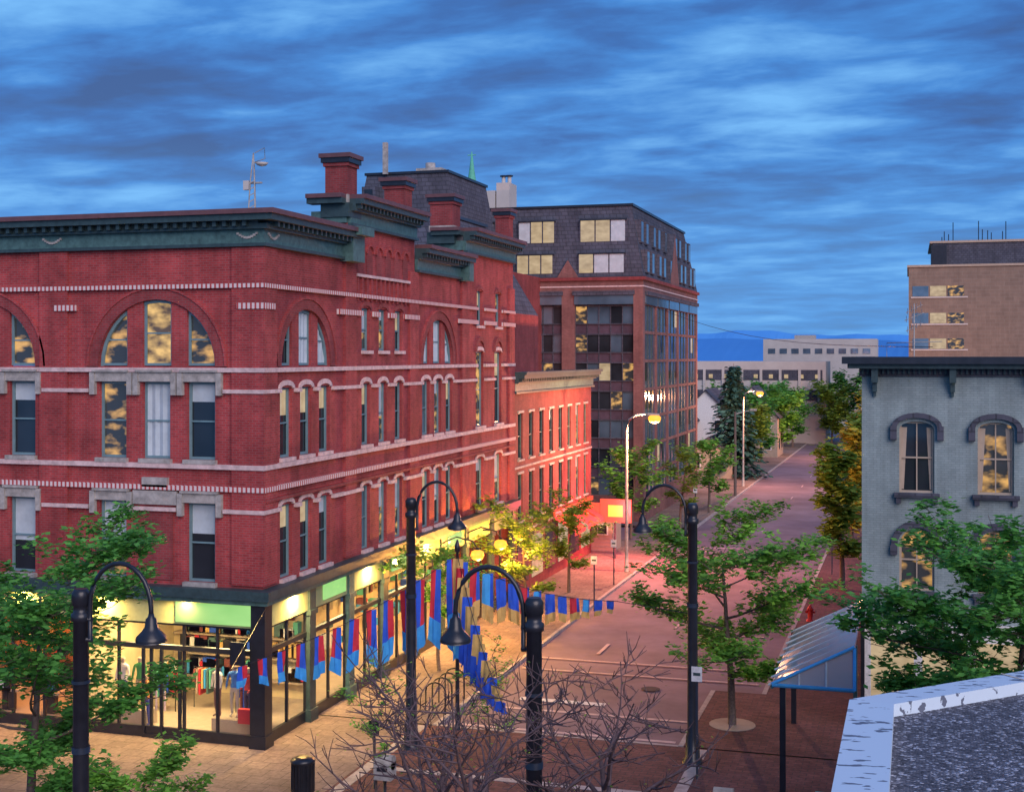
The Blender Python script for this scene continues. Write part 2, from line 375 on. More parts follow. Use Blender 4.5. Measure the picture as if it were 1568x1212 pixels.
for (z,h,k,full) in ((14.1,.13,'check',0),(13.45,.18,'check',0),(11.5,.14,'stone',1),(10.85,.12,'stone',0),(8.5,.15,'stone',1),(7.82,.15,'check',0),(7.15,.12,'stone',0)):
    mm=.33 if not full else 0
    FF.band(T,U0,XB+.14,z,h,fh+fa,k,m=mm); FS.band(T,YB,62.5,z,h,sh+sa,k,m=.12 if not full else 0)
FS.band(T,YB,62.5,7.5,.1,sh,'brick2',m=.1)
def cornice(mb,base,segs_front,segs_side,k=('teal','teal2','maroon')):
    for (z0,z1,d,kk) in ((0,.1,.2,k[1]),(.1,.52,.12,k[0]),(.52,.68,.3,k[1]),(.76,.95,.62,k[1]),(.95,1.1,.72,k[2])):
        for F,a,b,ext in segs_front: F.box(mb,a,b+(d if ext else 0),base+z0,base+z1,0,d,kk)
        for F,a,b in segs_side: F.box(mb,a,b,base+z0,base+z1,0,d,kk)
    for F,a,b,ext in segs_front+[(s[0],s[1],s[2],0) for s in segs_side]:
        F.box(mb,a,b,base+.68,base+.76,0,.3,k[1])
        u=a+.1
        while u<b-.1:
            F.box(mb,u,u+.12,base+.6,base+.76,.3,.48,k[1]); u+=.34
cornice(T,15.36,[(FF,U0,XB,1)],[(FS,YB,42.35),(FS,48.95,54.85)])
FS.box(T,41.75,42.75,15.3,16.2,0,.5,'teal'); FS.box(T,41.7,42.8,16.2,16.5,0,.85,'teal')
FS.box(T,54.3,54.88,15.3,16.2,0,.5,'teal')
cornice(T,16.6,[(FS,42.4,48.9,0)],[(FS,54.9,62.6)])
for yy in (42.4,54.9):
    Fx=Fac('y',yy,-1)
    for (z0,z1,d,kk) in ((.1,.52,.12,'teal'),(.76,.95,.5,'teal2'),(.95,1.1,.6,'maroon')): Fx.box(T,-20.3,XB-.002,16.6+z0,16.6+z1,0,d,kk)
for F,us in ((FF,(-19.4,-26.4,-33)),(FS,(36.5,))):
    for u in us:
        for i in range(9):
            a=pi*i/8; F.box(T,u-.35+i*.08,u-.27+i*.08,15.72-.13*sin(a),15.79-.13*sin(a),.12,.16,'stone2')
for i in range(6):
    c=43.45+i*.88
    FS.ring(T,c,15.75,.27,.27,.1,0,.08,'brick',8); FS.box(T,c-.27,c+.27,14.95,15.75,0,.02,'brick2')
for i in range(13):
    c=43.1+i*.42; FS.box(T,c,c+.14,14.0,14.85,0,.07,'brick')
FS.box(T,43.0,48.15,14.85,14.95,0,.13,'stone')
for c in (57.2,60.0): FS.ring(T,c,12.2,.55,.5,.2,0,.08,'brick2',12); FS.box(T,c-.5,c+.5,12.2,12.3,0,.03,'brick2')
W.box(U0,XB-.02,YB+.02,62.4,15.3,16.05,'roof'); 
for (a,b) in ((42.4,48.9),(54.9,62.5)): W.box(-20.0,XB-.02,a+.02,b-.02,16.7,17.55,'roof')
W.box(-24,-22.5,40,41.2,16.05,16.6,'stone2'); W.tube([(-27,39,16),(-27,39,16.7)],.12,'stone2',8); W.tube([(-30,40,16),(-30,40,16.6)],.1,'stone2',8)
FB=Fac('y',62.5,1); FB.quad(W,U0,XB,-1,15.4,0,'brick2')
CH=MB()
def chimney(x,y,w,zb,zt):
    CH.box(x-w/2-.12,x+w/2+.12,y-w/2-.12,y+w/2+.12,zb,zb+.5,'teal2'); CH.box(x-w/2-.05,x+w/2+.05,y-w/2-.05,y+w/2+.05,zb+.5,zb+.8,'stone2')
    CH.box(x-w/2,x+w/2,y-w/2,y+w/2,zb+.8,zt-.45,'brick2')
    CH.box(x-w/2-.06,x+w/2+.06,y-w/2-.06,y+w/2+.06,zt-.45,zt-.32,'brick2'); CH.box(x-w/2-.12,x+w/2+.12,y-w/2-.12,y+w/2+.12,zt-.32,zt-.15,'dark')
    CH.box(x-w/2-.18,x+w/2+.18,y-w/2-.18,y+w/2+.18,zt-.15,zt,'maroon')
chimney(-19.35,42.75,.85,16.9,19.15); chimney(-19.6,48.8,.85,17,19.1); chimney(-19.9,55.2,1.05,17,19.2); chimney(-19.3,62.2,.7,17,19.3)
W.obj('walls',bb);T.obj('trim',bb);WN.obj('windows',bb);CH.obj('chimneys',bb)
# ---- storefront
S=MB();SI=MB()
FF.box(S,U0,XB+.42,4.55,4.85,0,.42,'teal2'); FS.box(S,YB,62.5,4.55,4.85,0,.42,'teal2')
FF.box(S,U0,XB+.3,4.4,4.55,0,.3,'teal'); FS.box(S,YB,62.5,4.4,4.55,0,.3,'teal')
FF.box(S,U0,XB+.06,3.65,4.4,-.2,.06,'signtan'); FS.box(S,YB,62.5,3.65,4.4,-.2,.06,'signtan')
FF.box(S,-21.9,-19.2,3.72,4.34,.07,.12,'gsign')
for a in (40.2,46.3,52.6): FS.box(S,a,a+1.8,3.8,4.3,.07,.12,'gsign')
def col(F,c,w,k='teal2'):
    F.box(S,c-w/2,c+w/2,-.1,4.4,-.1,.14,k); F.box(S,c-w/2-.06,c+w/2+.06,0,.4,.0,.2,k); F.box(S,c-w/2-.05,c+w/2+.05,3.5,3.66,.0,.19,k)
S.box(XB-.32,XB+.16,YB-.16,YB+.32,-.1,4.4,'dark'); S.box(XB-.36,XB+.2,YB-.2,YB+.36,0,.4,'dark')
cf=[-25.4,-30.6,-36,-41.5]
for c in cf: col(FF,c,.4,'brick2')
cs=[39.3,42.45,45.6,48.65,51.9,55.1,58.8,62.25]
for c in cs: col(FS,c,.45,'teal2' if c!=42.45 else 'teal')
def shopbays(F,edges,door=None):
    for a,b in zip(edges[:-1],edges[1:]):
        a+=.2;b-=.2; n=max(2,round((b-a)/1.3)); 
        F.box(S,a,b,2.8,2.95,-.12,.02,'dark'); F.box(S,a,b,3.58,3.66,-.12,.0,'dark'); F.box(S,a,b,-.1,.35,-.12,.0,'dark')
        F.quad(S,a,b,.35,2.8,-.06,'pane'); F.quad(S,a,b,2.95,3.58,-.06,'pane')
        for i in range(n+1):
            u=a+(b-a)*i/n; F.box(S,u-.04,u+.04,.35,2.8,-.1,-.01,'dark'); F.box(S,u-.04,u+.04,2.95,3.58,-.1,-.01,'dark')
shopbays(FF,[-46]+sorted(cf)+[XB-.2]); shopbays(FS,[YB+.2]+cs)
FF.box(S,-23.1,-21.75,.0,.12,-.05,.06,'dark')
for u in (-23.1,-22.45,-21.8): FF.box(S,u-.05,u+.05,0,2.8,-.02,.05,'dark')
for u in (-22.6,-22.3): FF.box(S,u-.02,u+.02,.9,1.5,.05,.09,'stone')
S.box(XB-.85,XB-.35,YB-.5,YB-.44,2.6,3.3,'dark')
S.obj('storefront',bb)
SI.box(-45.8,XB-.25,YB+.3,62.3,-.15,.01,'beige')
SI.poly([(-25.4,41.6,0),(-20,41.6,0),(-20,41.6,3.66),(-25.4,41.6,3.66)],'cream')
SI.poly([(-46,40.6,0),(-25.4,40.6,0),(-25.4,40.6,3.66),(-46,40.6,3.66)],'wood')
SI.poly([(-25.4,36.3,0),(-25.4,41.6,0),(-25.4,41.6,3.66),(-25.4,36.3,3.66)],'cream')
SI.poly([(-22.2,41.65,0),(-22.2,62.3,0),(-22.2,62.3,3.66),(-22.2,41.65,3.66)],'cream')
SI.poly([(-46,YB+.25,3.655),(XB-.22,YB+.25,3.655),(XB-.22,62.3,3.655),(-46,62.3,3.655)],'cream')
cl=['red','blue','lblue','gold','green','white','teal','brick3','dark','beige']
for i in range(90):
    x=R.uniform(-25,-20.3); z=R.choice([.7,1.5,2.2]); SI.box(x,x+R.uniform(.12,.4),41.25,41.55,z,z+R.uniform(.25,.6),R.choice(cl))
for z in (.65,1.45,2.15): SI.box(-25.2,-20.1,41.2,41.59,z-.05,z-.003,'beige')
for i in range(60):
    y=R.uniform(42,62); z=R.choice([.5,1.3,2.0]); SI.box(-22.15,-21.8,y,y+R.uniform(.15,.5),z,z+R.uniform(.2,.6),R.choice(cl))
for i in range(14):
    x=R.uniform(-25,-20.6); SI.box(x,x+.5,41.5,41.56,2.75,3.3,R.choice(cl))
for x,y in ((-24.2,38.9),(-22.9,39.6),(-21.2,39.4),(-20.3,38.1),(-24.6,40.2)):
    SI.tube([(x-.5,y,0),(x-.5,y,1.4),(x+.5,y,1.4),(x+.5,y,0)],.02,'dark')
    for j in range(9): SI.box(x-.42+j*.1,x-.36+j*.1,y-.2,y+.2,R.uniform(.45,.75),1.35,R.choice(cl))
for i in range(50):
    x=R.uniform(-44,-26); z=R.choice([.5,1.3,2]); SI.box(x,x+R.uniform(.2,.6),40.2,40.55,z,z+.5,R.choice(['gold','red','brick3','cream','dark']))
for i in range(12):
    x=R.uniform(-44,-26); SI.box(x,x+.8,37.2,37.8,.7,.78,'beige'); SI.box(x+.3,x+.5,37.4,37.6,0,.7,'dark'); SI.box(x+.2,x+.45,37.3,37.5,.78,1.1,R.choice(cl))
SI.box(-24.9,-23.6,37.0,37.6,0,.5,'beige'); SI.box(-21.3,-19.7,37.1,37.7,0,.45,'beige'); SI.box(-20.2,-19.6,36.8,37.0,.45,.9,'red')
SI.obj('shop_interior',bb)
for x,y,p in ((-23.8,38,240),(-21,38,240),(-20.4,44,180),(-20.4,50,180),(-20.4,57,140)):
    light('shop_light','AREA',(x,y,3.55),p,(1,.74,.32),bb,1.6)
light('shop_light_orange','AREA',(-28,38.2,3.5),220,(1,.42,.12),bb,2.5); light('shop_light_orange','AREA',(-36,38.2,3.5),220,(1,.5,.15),bb,2.5)
for x in (-24.5,-21.5,-27.5): light('pavement_spill_fill','AREA',(x,YB-.3,4.36),230,(1,.60,.18),bb,.25)  # added fill lamps under the ledge, strengthen the shop spill on the pavement
for y in (38,44,50): light('pavement_spill_fill','AREA',(XB+.24,y,4.36),330,(1,.58,.17),bb,.25)  # same added fill along the side pavement, no fixtures modelled
def figure(name,loc,shirt,pants,skin,arm=.0,rot=0,h=1.0):
    pts=[(0,0,.95),(0,0,1.15),(0,0,1.38),(0,0,1.5),(0,-.01,1.6),(0,0,1.7),
         (.19,0,1.42),(.25,-.03,1.15),(.24,-.14-arm,.93),(-.19,0,1.42),(-.25,-.02,1.15),(-.27,-.06,.88),
         (.09,0,.88),(.11,-.03,.5),(.12,.02,.08),(.13,-.14,.03),(-.09,0,.88),(-.1,.0,.5),(-.11,.05,.08),(-.12,-.1,.03)]
    rr=[.14,.12,.15,.06,.1,.09,.065,.05,.035,.065,.05,.035,.1,.07,.045,.035,.1,.07,.045,.035]
    ed=[(0,1),(1,2),(2,3),(3,4),(4,5),(2,6),(6,7),(7,8),(2,9),(9,10),(10,11),(0,12),(12,13),(13,14),(14,15),(0,16),(16,17),(17,18),(18,19)]
    me=bpy.data.meshes.new(name); me.from_pydata(pts,ed,[]); o=bpy.data.objects.new(name,me); sc.collection.objects.link(o)
    sk=o.modifiers.new('s','SKIN')
    for i,r in enumerate(rr): me.skin_vertices[0].data[i].radius=(r,r*.8)
    me.skin_vertices[0].data[0].use_root=True
    o.modifiers.new('b','SUBSURF').levels=1; o.modifiers['b'].render_levels=1
    m,nt,p=new(name+'_cloth'); tc=nd(nt,'ShaderNodeTexCoord'); s=nd(nt,'ShaderNodeSeparateXYZ'); nt.links.new(tc.outputs['Object'],s.inputs[0])
    r=nd(nt,'ShaderNodeValToRGB'); r.color_ramp.interpolation='CONSTANT'; e=r.color_ramp.elements
    dv=nd(nt,'ShaderNodeMath',operation='DIVIDE'); dv.inputs[1].default_value=2; nt.links.new(s.outputs[2],dv.inputs[0]); nt.links.new(dv.outputs[0],r.inputs[0])
    e[0].color=(*pants,1); e[1].position=.48; e[1].color=(*shirt,1); x=e.new(.755); x.color=(*skin,1)
    nt.links.new(r.outputs[0],p.inputs['Base Color']); me.materials.append(m)
    o.location=loc; o.rotation_euler=(0,0,rot); o.scale=(h,h,h)
sk=(.5,.38,.28)
for i,(x,y,z,a,b) in enumerate(((-24.6,37.2,.5,(.7,.65,.6),(.05,.07,.2)),(-24.1,37.4,.5,(.05,.3,.08),(.45,.4,.25)),(-23.7,37.1,.02,(.6,.2,.05),(.04,.06,.3)),(-21.2,37.3,.45,(.75,.7,.65),(.2,.1,.1)),(-20.7,37.5,.45,(.05,.2,.6),(.5,.45,.4)),(-20.1,37.3,.45,(.6,.05,.05),(.05,.05,.12)))):
    figure('mannequin',(x,y,z),a,b,sk,arm=.1*(i%3),rot=R.uniform(-.5,.5),h=.98)

# ================================================================== lower brick row building
rb=empty('brick_row_building'); W=MB();T=MB();WN=MB()
hs=[]
for i in range(8):
    c=63.8+i*2.0; hs+=[(c-.42,c+.42,6.75,9.1),(c-.42,c+.42,3.6,6.0)]
FS.wall(W,62.5,79.3,-1,11,hs,'brick3',dep=.2)
FB=Fac('y',79.3,1); FB.quad(W,-34,XB,-2,11,0,'brick3'); W.poly([(-34,62.6,10.95),(XB,62.6,10.95),(XB,79.3,10.95),(-34,79.3,10.95)],'roof')
for h in hs:
    FS.window(WN,*h,R.choice(['gl','gl','blindhi']),d=-.17,fk='teal'); FS.box(T,h[0]-.08,h[1]+.08,h[3],h[3]+.12,0,.06,'stone2'); FS.box(T,h[0]-.08,h[1]+.08,h[2]-.1,h[2],0,.1,'stone2')
cornice(T,10.1,[(FS,62.5,79.4,0)],[],k=('teal','teal2','teal2'))
for z in (6.3,3.0): FS.box(T,62.55,79.2,z,z+.1,0,.08,'stone2')
for i in range(6):
    a=63.2+i*2.7; FS.box(WN,a,a+2.1,.4,2.6,0,.03,'litdim' if i%2 else 'gl'); FS.box(T,a-.1,a+2.2,2.65,2.8,0,.15,'teal2')
AW=MB()
for i in range(3):
    a=70+i*3.1; P=FS.P
    AW.poly([P(a,3.0,.1),P(a+2.6,3.0,.1),P(a+2.6,2.3,1.3),P(a,2.3,1.3)],'awn'); AW.poly([P(a,2.3,1.3),P(a+2.6,2.3,1.3),P(a+2.6,2.05,1.3),P(a,2.05,1.3)],'awn')
W.obj('walls',rb);T.obj('trim',rb);WN.obj('windows',rb);AW.obj('awnings',rb)

# ================================================================== office with mansard roof
ob=empty('office_building'); W=MB();T=MB();WN=MB()
XO=-19.0;YO=96.3;XL=-46;YE=122.5
OF=Fac('y',YO,-1);OS=Fac('x',XO,1)
bays=[(-24.3,-19.75),(-29.2,-25.3),(-34.1,-30.2),(-39,-35.1),(-43.9,-40)]
OF.wall(W,XL,XO,-2,17.9,[(a,b,1.5,16.6) for a,b in bays],'obrick',dep=.5)
ob_s=[(97.0+i*5.05,101.6+i*5.05) for i in range(5)]
OS.wall(W,YO,YE,-2,17.9,[(a,b,1.5,16.6) for a,b in ob_s],'obrick',dep=.2)
W.poly([(XO,YE,-2),(XL,YE,-2),(XL,YE,17.9),(XO,YE,17.9)],'obrick')
for F,bs in ((OF,bays),(OS,ob_s)):
    front=F is OF
    for a,b in bs:
        nf=7; n=5 if front else 3
        for j in range(nf):
            z0=1.5+j*2.157
            for i in range(n):
                u0=a+(b-a)*i/n; u1=a+(b-a)*(i+1)/n
                k=R.choice(['gl','gl2','gl','litdim' if R.random()<.35 else 'gl2','lit' if R.random()<.8 else 'gl']) if front else R.choice(['gl2','gl2','gl2','gl','litdim' if R.random()<.3 else 'gl2'])
                dd=-.4 if front else -.12
                F.quad(WN,u0,u1,z0,z0+1.35,dd,k); F.quad(WN,u0,u1,z0+1.35,z0+2.157,dd,'spandrel' if front else 'gl2')
                F.box(T,u0-.03,u0+.03,z0,z0+2.157,dd,dd+.08,'slate' if front else 'teal2')
            if front:
                F.box(T,a,b,z0+1.32,z0+1.4,-.4,-.28,'slate'); F.box(T,a,b,z0-.05,z0+.03,-.4,-.28,'slate')
            else:
                F.box(T,a,b,z0+1.4,z0+1.62,-.12,-.04,'obrick')
        F.box(T,a-.1,b+.1,16.6,16.9,0,.25,'slate')
        F.box(T,a,b,15.9,16.6,-.38 if front else -.11,.1,'gl2')
OF.box(T,XL,XO+.2,17.7,17.95,0,.2,'brick2'); OS.box(T,YO,YE,17.7,17.95,0,.2,'brick2')
OF.box(T,XL,XO+.06,17.2,17.3,0,.06,'stone'); OS.box(T,YO,YE,17.2,17.3,0,.06,'stone')
def mans(mb,x0,x1,y0,y1,z0,z1,ins,k='slate'):
    a=[(x0,y0,z0),(x1,y0,z0),(x1,y1,z0),(x0,y1,z0)]; b=[(x0+ins,y0+ins,z1),(x1-ins,y0+ins,z1),(x1-ins,y1-ins,z1),(x0+ins,y1-ins,z1)]
    mb.hexa(a+b,k)
    mb.box(x0+ins-.12,x1-ins+.12,y0+ins-.12,y1-ins+.12,z1,z1+.18,'dark')
mans(W,XL,XO,YO,YE,17.96,23.4,1.1)
for (a,b) in bays:
    for z0,z1 in ((18.3,19.7),(20.7,22.3)):
        i0=(z0-17.96)/5.44*1.1
        OF.box(T,a+.25,b-.5,z0-.1,z1+.1,-i0-.5,-i0+.02,'slate')
        n=3
        for i in range(n):
            u0=a+.35+(b-a-1)*i/n;u1=a+.35+(b-a-1)*(i+1)/n-.1
            OF.quad(WN,u0,u1,z0,z1,-i0+.03,R.choice(['litdim','litdim','blind','litdim']))
        OF.box(T,a+.3,b-.6,z1,z1+.1,-i0-.3,-i0+.12,'dark')
def gable(F,c,w,z,h):
    P=F.P; q=[(c-w,z),(c+w,z),(c,z+h)]
    W.poly([P(u,zz,.12) for u,zz in q],'obrick')
    for i in range(3):
        (a,za),(b,zb)=q[i],q[(i+1)%3]; W.poly([P(a,za,.12),P(b,zb,.12),P(b,zb,-1.2),P(a,za,-1.2)],'slate')
for c in (-24.8,-29.7,-34.6): gable(OF,c,1.0,17.7,1.6)
gable(OS,109.5,2.2,17.9,4.4)
for a,b in ob_s:
    for z0,z1 in ((18.3,19.9),(20.6,22.2)):
        for j in range(2):
            c=a+.9+j*2.0; i0=(z0-17.96)/5.44*1.1
            OS.box(T,c-.55,c+.55,z0,z1+.15,-i0-.7,-i0+.16,'slate'); OS.quad(WN,c-.42,c+.42,z0+.1,z1,-i0+.165,'gl2')
T.box(-35.3,-31.8,100,103,23.6,25.3,'plaster'); T.box(-34.9,-33.6,99.9,100,23.8,25.1,'dark'); T.box(-31.7,-30.6,100,102,23.6,25.9,'plaster'); T.box(-37.5,-35.6,101,104,23.6,25.6,'dark')
for i in range(9): T.box(-37.4+i*.2,-37.35+i*.2,100.9,101,23.8,25.5,'stone2')
for x in (-31.4,-30.9): T.tube([(x,101,25.9),(x,101,26.5)],.16,'plaster',8); T.tube([(x,101,26.5),(x,101,26.6)],.3,'dark',8)
W.obj('walls',ob);T.obj('trim',ob);WN.obj('windows',ob)

sb=empty('slate_roof_building'); W=MB()
W.box(-44,-27,84,97,-2,18,'brick2'); mans(W,-37.3,-29.3,83.5,94,18,24.6,1.0); mans(W,-43.5,-35.5,84.5,95,18,21.5,.9)
W.box(-34.9,-34.6,84,84.3,24.6,26.8,'stone2')
W.box(-33.2,-31.3,86,88,24.6,25.2,'stone2'); W.tube([(-32.3,86.5,25.2),(-32.3,86.5,25.6)],.35,'stone2',10)
W.box(-36.2,-35.2,83.4,84.4,22.2,23.7,'slate'); W.box(-36.0,-35.4,83.38,83.42,22.4,23.5,'gl')
W.obj('walls',sb)
rf=empty('dormer_roof_building'); W=MB()
W.box(-34,-22,66,78,10.9,14.5,'brick2'); mans(W,-34,-22,66,78,14.5,19.8,2.6)
W.obj('roof',rf)
cb=MB(); cb.box(-50.3,-46.3,141,145,-3,26,'brick2')
cb.hexa([(-50.1,141.2,26),(-46.5,141.2,26),(-46.5,144.8,26),(-50.1,144.8,26)]+[(-49.2,142.1,29.5),(-47.4,142.1,29.5),(-47.4,143.9,29.5),(-49.2,143.9,29.5)],'green')
cb.tube([(-48.3,143,29.5),(-48.3,143,30.5),(-48.3,143,33.6),(-48.3,143,35.6)],[.95,.8,.3,.05],'green',8); cb.tube([(-48.8,143,35.2),(-47.8,143,35.2)],.06,'green'); cb.obj('church_steeple')

# ================================================================== grey painted building on the right
gb=empty('grey_painted_building'); W=MB();T=MB();WN=MB()
GF=Fac('y',44.0,-1); GX0=-1.46;GX1=14
hs=[]
for i in range(6):
    c=.25+i*2.39; hs+=[(c-.54,c+.54,7.6,9.9),(c-.54,c+.54,4.45,6.45)]
GF.wall(W,GX0,GX1,3.5,11.6,hs,'greybrick'); W.box(GX0,GX1,44.25,62,-1,11.4,'greybrick')
for h in hs:
    c=(h[0]+h[1])/2
    if h[2]>7:
        GF.archfill(W,c,9.65,.54,.25,'greybrick',n=10); GF.window(WN,*h,'lit' if c>1 and c<4 else 'gl',fk='beige',w=.07,mull=True)
        for sg in (-1,1): # side curtains
            P=GF.P; e0=c+sg*.47; e1=c+sg*.3
            WN.poly([P(e0,7.7,-.185),P(e1+sg*.1,7.7,-.185),P(e1,9.7,-.185),P(e0,9.7,-.185)],'beige')
        GF.ring(T,c,9.72,.62,.3,.16,0,.14,'slate',10)
        for e in (-.82,.62): GF.box(T,c+e,c+e+.2,9.3,9.75,0,.16,'slate')
    else:
        GF.archfill(W,c,5.91,.54,.54,'greybrick',n=12); GF.window(WN,*h,'lit',fk='beige',w=.07,mull=True)
        GF.ring(T,c,5.91,.6,.6,.2,0,.14,'slate',12)
        for e in (-.82,.6): GF.box(T,c+e,c+e+.22,5.6,5.91,0,.16,'slate')
    GF.box(T,h[0]-.16,h[1]+.16,h[2]-.14,h[2],0,.2,'slate'); 
    for e in (h[0]-.1,h[1]-.05): GF.box(T,e,e+.15,h[2]-.34,h[2]-.14,0,.14,'slate')
GF.box(T,GX0-.6,GX1,11.75,11.98,-1,.75,'dark'); GF.box(T,GX0-.4,GX1,11.6,11.75,-1,.55,'teal2'); GF.box(T,GX0-.08,GX1,11.35,11.6,-.5,.1,'slate')
T.box(GX0-.45,GX0,43.9,61,11.6,11.98,'dark')
for i in range(7):
    c=-1.05+i*2.39; GF.box(T,c-.1,c+.1,11.15,11.6,.0,.42,'teal2'); GF.box(T,c-.07,c+.07,10.85,11.15,0,.2,'teal2'); GF.box(T,c-.04,c+.04,10.7,10.85,0,.12,'teal2')
u=GX0
while u<GX1: GF.box(T,u,u+.06,11.42,11.6,.1,.16,'teal2'); u+=.16
GF.box(T,GX0,GX1,3.35,3.5,-.3,.18,'white'); GF.box(T,GX0,GX1,2.9,3.35,-.3,.04,'white')
for i in range(9):
    c=GX0+.15+i*1.6; GF.box(T,c-.13,c+.13,-.2,2.9,-.25,.06,'white')
GF.quad(WN,GX0,GX1,.5,2.9,-.15,'litdim'); GF.box(T,GX0,GX1,-.2,.5,-.24,-.02,'white')
W.obj('walls',gb);T.obj('trim',gb);WN.obj('windows',gb)
# ================================================================== near rooftop
nb=empty('near_flat_roof_building'); W=MB()
out=[(-.9,6),(8,6),(8,28.35),(-.82,19.5)]
inn=[(-.25,6.5),(7.5,6.5),(7.5,27.0),(-.2,19.25)]
for i in range(4):
    j=(i+1)%4
    W.poly([(*out[i],7.04),(*out[j],7.04),(*inn[j],7.08),(*inn[i],7.08)],'flash')
    W.poly([(*inn[i],7.08),(*inn[j],7.08),(*inn[j],6.9),(*inn[i],6.9)],'flash')
    W.poly([(*out[i],7.04),(*out[j],7.04),(*out[j],6.8),(*out[i],6.8)],'flash')
    W.poly([(*out[i],6.8),(*out[j],6.8),(*out[j],-.1),(*out[i],-.1)],'brick2')
W.poly([(*p,6.9) for p in inn],'gravel')
for t in (.25,.5,.75): W.tube([(-.82+8.82*t,19.5+8.85*t,7.05),(-.2+7.7*t,19.25+7.75*t,7.085)],.012,'stone2',5)
W.obj('roof_and_walls',nb)
# ================================================================== far right tan tower
tb=empty('tan_office_tower'); W=MB()
TF=Fac('y',188,-1)
W.box(0,30,188,210,-4,24.2,'tanbrick'); W.box(3.2,30,190,208,24.2,27.6,'slate'); W.box(3.0,5,189.5,190,24.4,27.3,'dark')
for z in (24.2,27.6): W.box((0 if z<25 else 3.0)-.2,30.2,(188 if z<25 else 190)-.2,210,z,z+.3,'beige')
for z in (20.2,16.5,13,9.5,6):
    for i in range(3):
        TF.box(W,.5+i*2.3,2.6+i*2.3,z,z+1.4,0,.05,'gl2' if i==0 else ('litdim' if i==1 else 'lit'))
    TF.box(W,.3,7.7,z-.25,z-.05,0,.12,'plaster')
for i in range(14): x=4+R.uniform(0,18); W.tube([(x,195,27.6),(x,195,28.6+R.random()*2.5)],.06,'dark',4)
W.box(19.5,24,186,188,6,13,'tanbrick'); W.obj('tower_walls',tb)
lb=empty('parking_garage'); W=MB(); LF=Fac('y',203,-1)
W.box(-34,-12,203,215,-4,11.2,'plaster')
for z in (8.3,5.2): LF.box(W,-33.5,-12.5,z,z+1.6,0,.05,'slate')
for i in range(8): LF.box(W,-33.5+i*2.9,-33.1+i*2.9,5,10,.05,.2,'plaster')
for i in range(9): LF.box(W,-32+i*2.3,-31.4+i*2.3,8.6,9.2,.06,.09,'litdim')
W.obj('garage_walls',lb)
lb2=empty('far_office_block'); W=MB(); W.box(-28,-6,266,280,-6,15.4,'plaster'); W.box(-22,-18,268,272,15.4,16.2,'stone2')
for i in range(9): W.box(-27+i*2.3,-25.6+i*2.3,265.9,266,12.5,13.5,'gl2')
W.obj('block_walls',lb2)
def house(x,y,w,d,h,rh,wk,rk='slate'):
    e=empty('gabled_house'); m=MB(); g=G(y)-.3
    m.box(x-w/2,x+w/2,y,y+d,g,g+h,wk)
    m.poly([(x-w/2,y,g+h),(x+w/2,y,g+h),(x,y,g+h+rh)],wk); m.poly([(x-w/2,y+d,g+h),(x+w/2,y+d,g+h),(x,y+d,g+h+rh)],wk)
    for s in (-1,1): m.hexa([(x+s*(w/2+.3),y-.3,g+h-.25),(x,y-.3,g+h+rh),(x,y+d+.3,g+h+rh),(x+s*(w/2+.3),y+d+.3,g+h-.25),(x+s*(w/2+.3),y-.3,g+h-.1),(x,y-.3,g+h+rh+.18),(x,y+d+.3,g+h+rh+.18),(x+s*(w/2+.3),y+d+.3,g+h-.1)],rk)
    for zz in (1.2,4):
        if zz<h-1:
            for u in (-w/4,w/4):
                m.box(x+u-.5,x+u+.5,y-.06,y,g+zz,g+zz+1.5,'white'); m.box(x+u-.4,x+u+.4,y-.1,y-.06,g+zz+.1,g+zz+1.4,'gl')
            for v in (d*.25,d*.7): m.box(x+w/2,x+w/2+.06,y+v,y+v+1,g+zz,g+zz+1.4,'gl')
    m.obj('house_body',e)
house(-23.5,158,6,9,6,3,'white'); house(-28,150,7,8,5.5,3,'brick3'); house(-18.6,170,5,8,5.5,2.6,'beige'); house(-20,136,5,6,2.8,1.6,'beige'); house(-21,185,6,8,6,3,'white'); house(2,150,8,10,6,3,'beige')
kb=MB(); kb.box(-19.8,-17.7,80,82.4,-.4,2.1,'beige'); kb.box(-20,-17.5,79.8,82.6,2.1,2.35,'slate')
for i in range(9): kb.box(-19.8,-17.7,79.97,80,-.2+i*.25,-.17+i*.25,'stone2')
kb.box(-18.7,-18.0,79.9,79.96,.8,1.5,'white'); kb.box(-18.62,-18.08,79.86,79.9,.87,1.43,'gl'); kb.obj('wooden_kiosk')
nb2=MB(); nb2.box(-17.9,-16.0,77.3,77.5,1.95,3.35,'neon'); nb2.box(-17.4,-16.5,77.24,77.3,2.3,3.0,'neony'); nb2.box(-18.85,-17.95,77.32,77.48,2.3,3.1,'neon'); nb2.tube([(-17,77.4,-.3),(-17,77.4,1.95)],.06,'dark')  # red panels oversized to stand for the glow around the yellow sign core
nb2.box(-18.86,-18.74,70,79,3.1,3.35,'neon')  # added emissive fascia strip, imitates the sign's red glow on the shopfront
no=nb2.obj('neon_sign'); light('neon_glow','POINT',(-16.2,76,2.7),2300,(1,.09,.11),no,rad=.5)

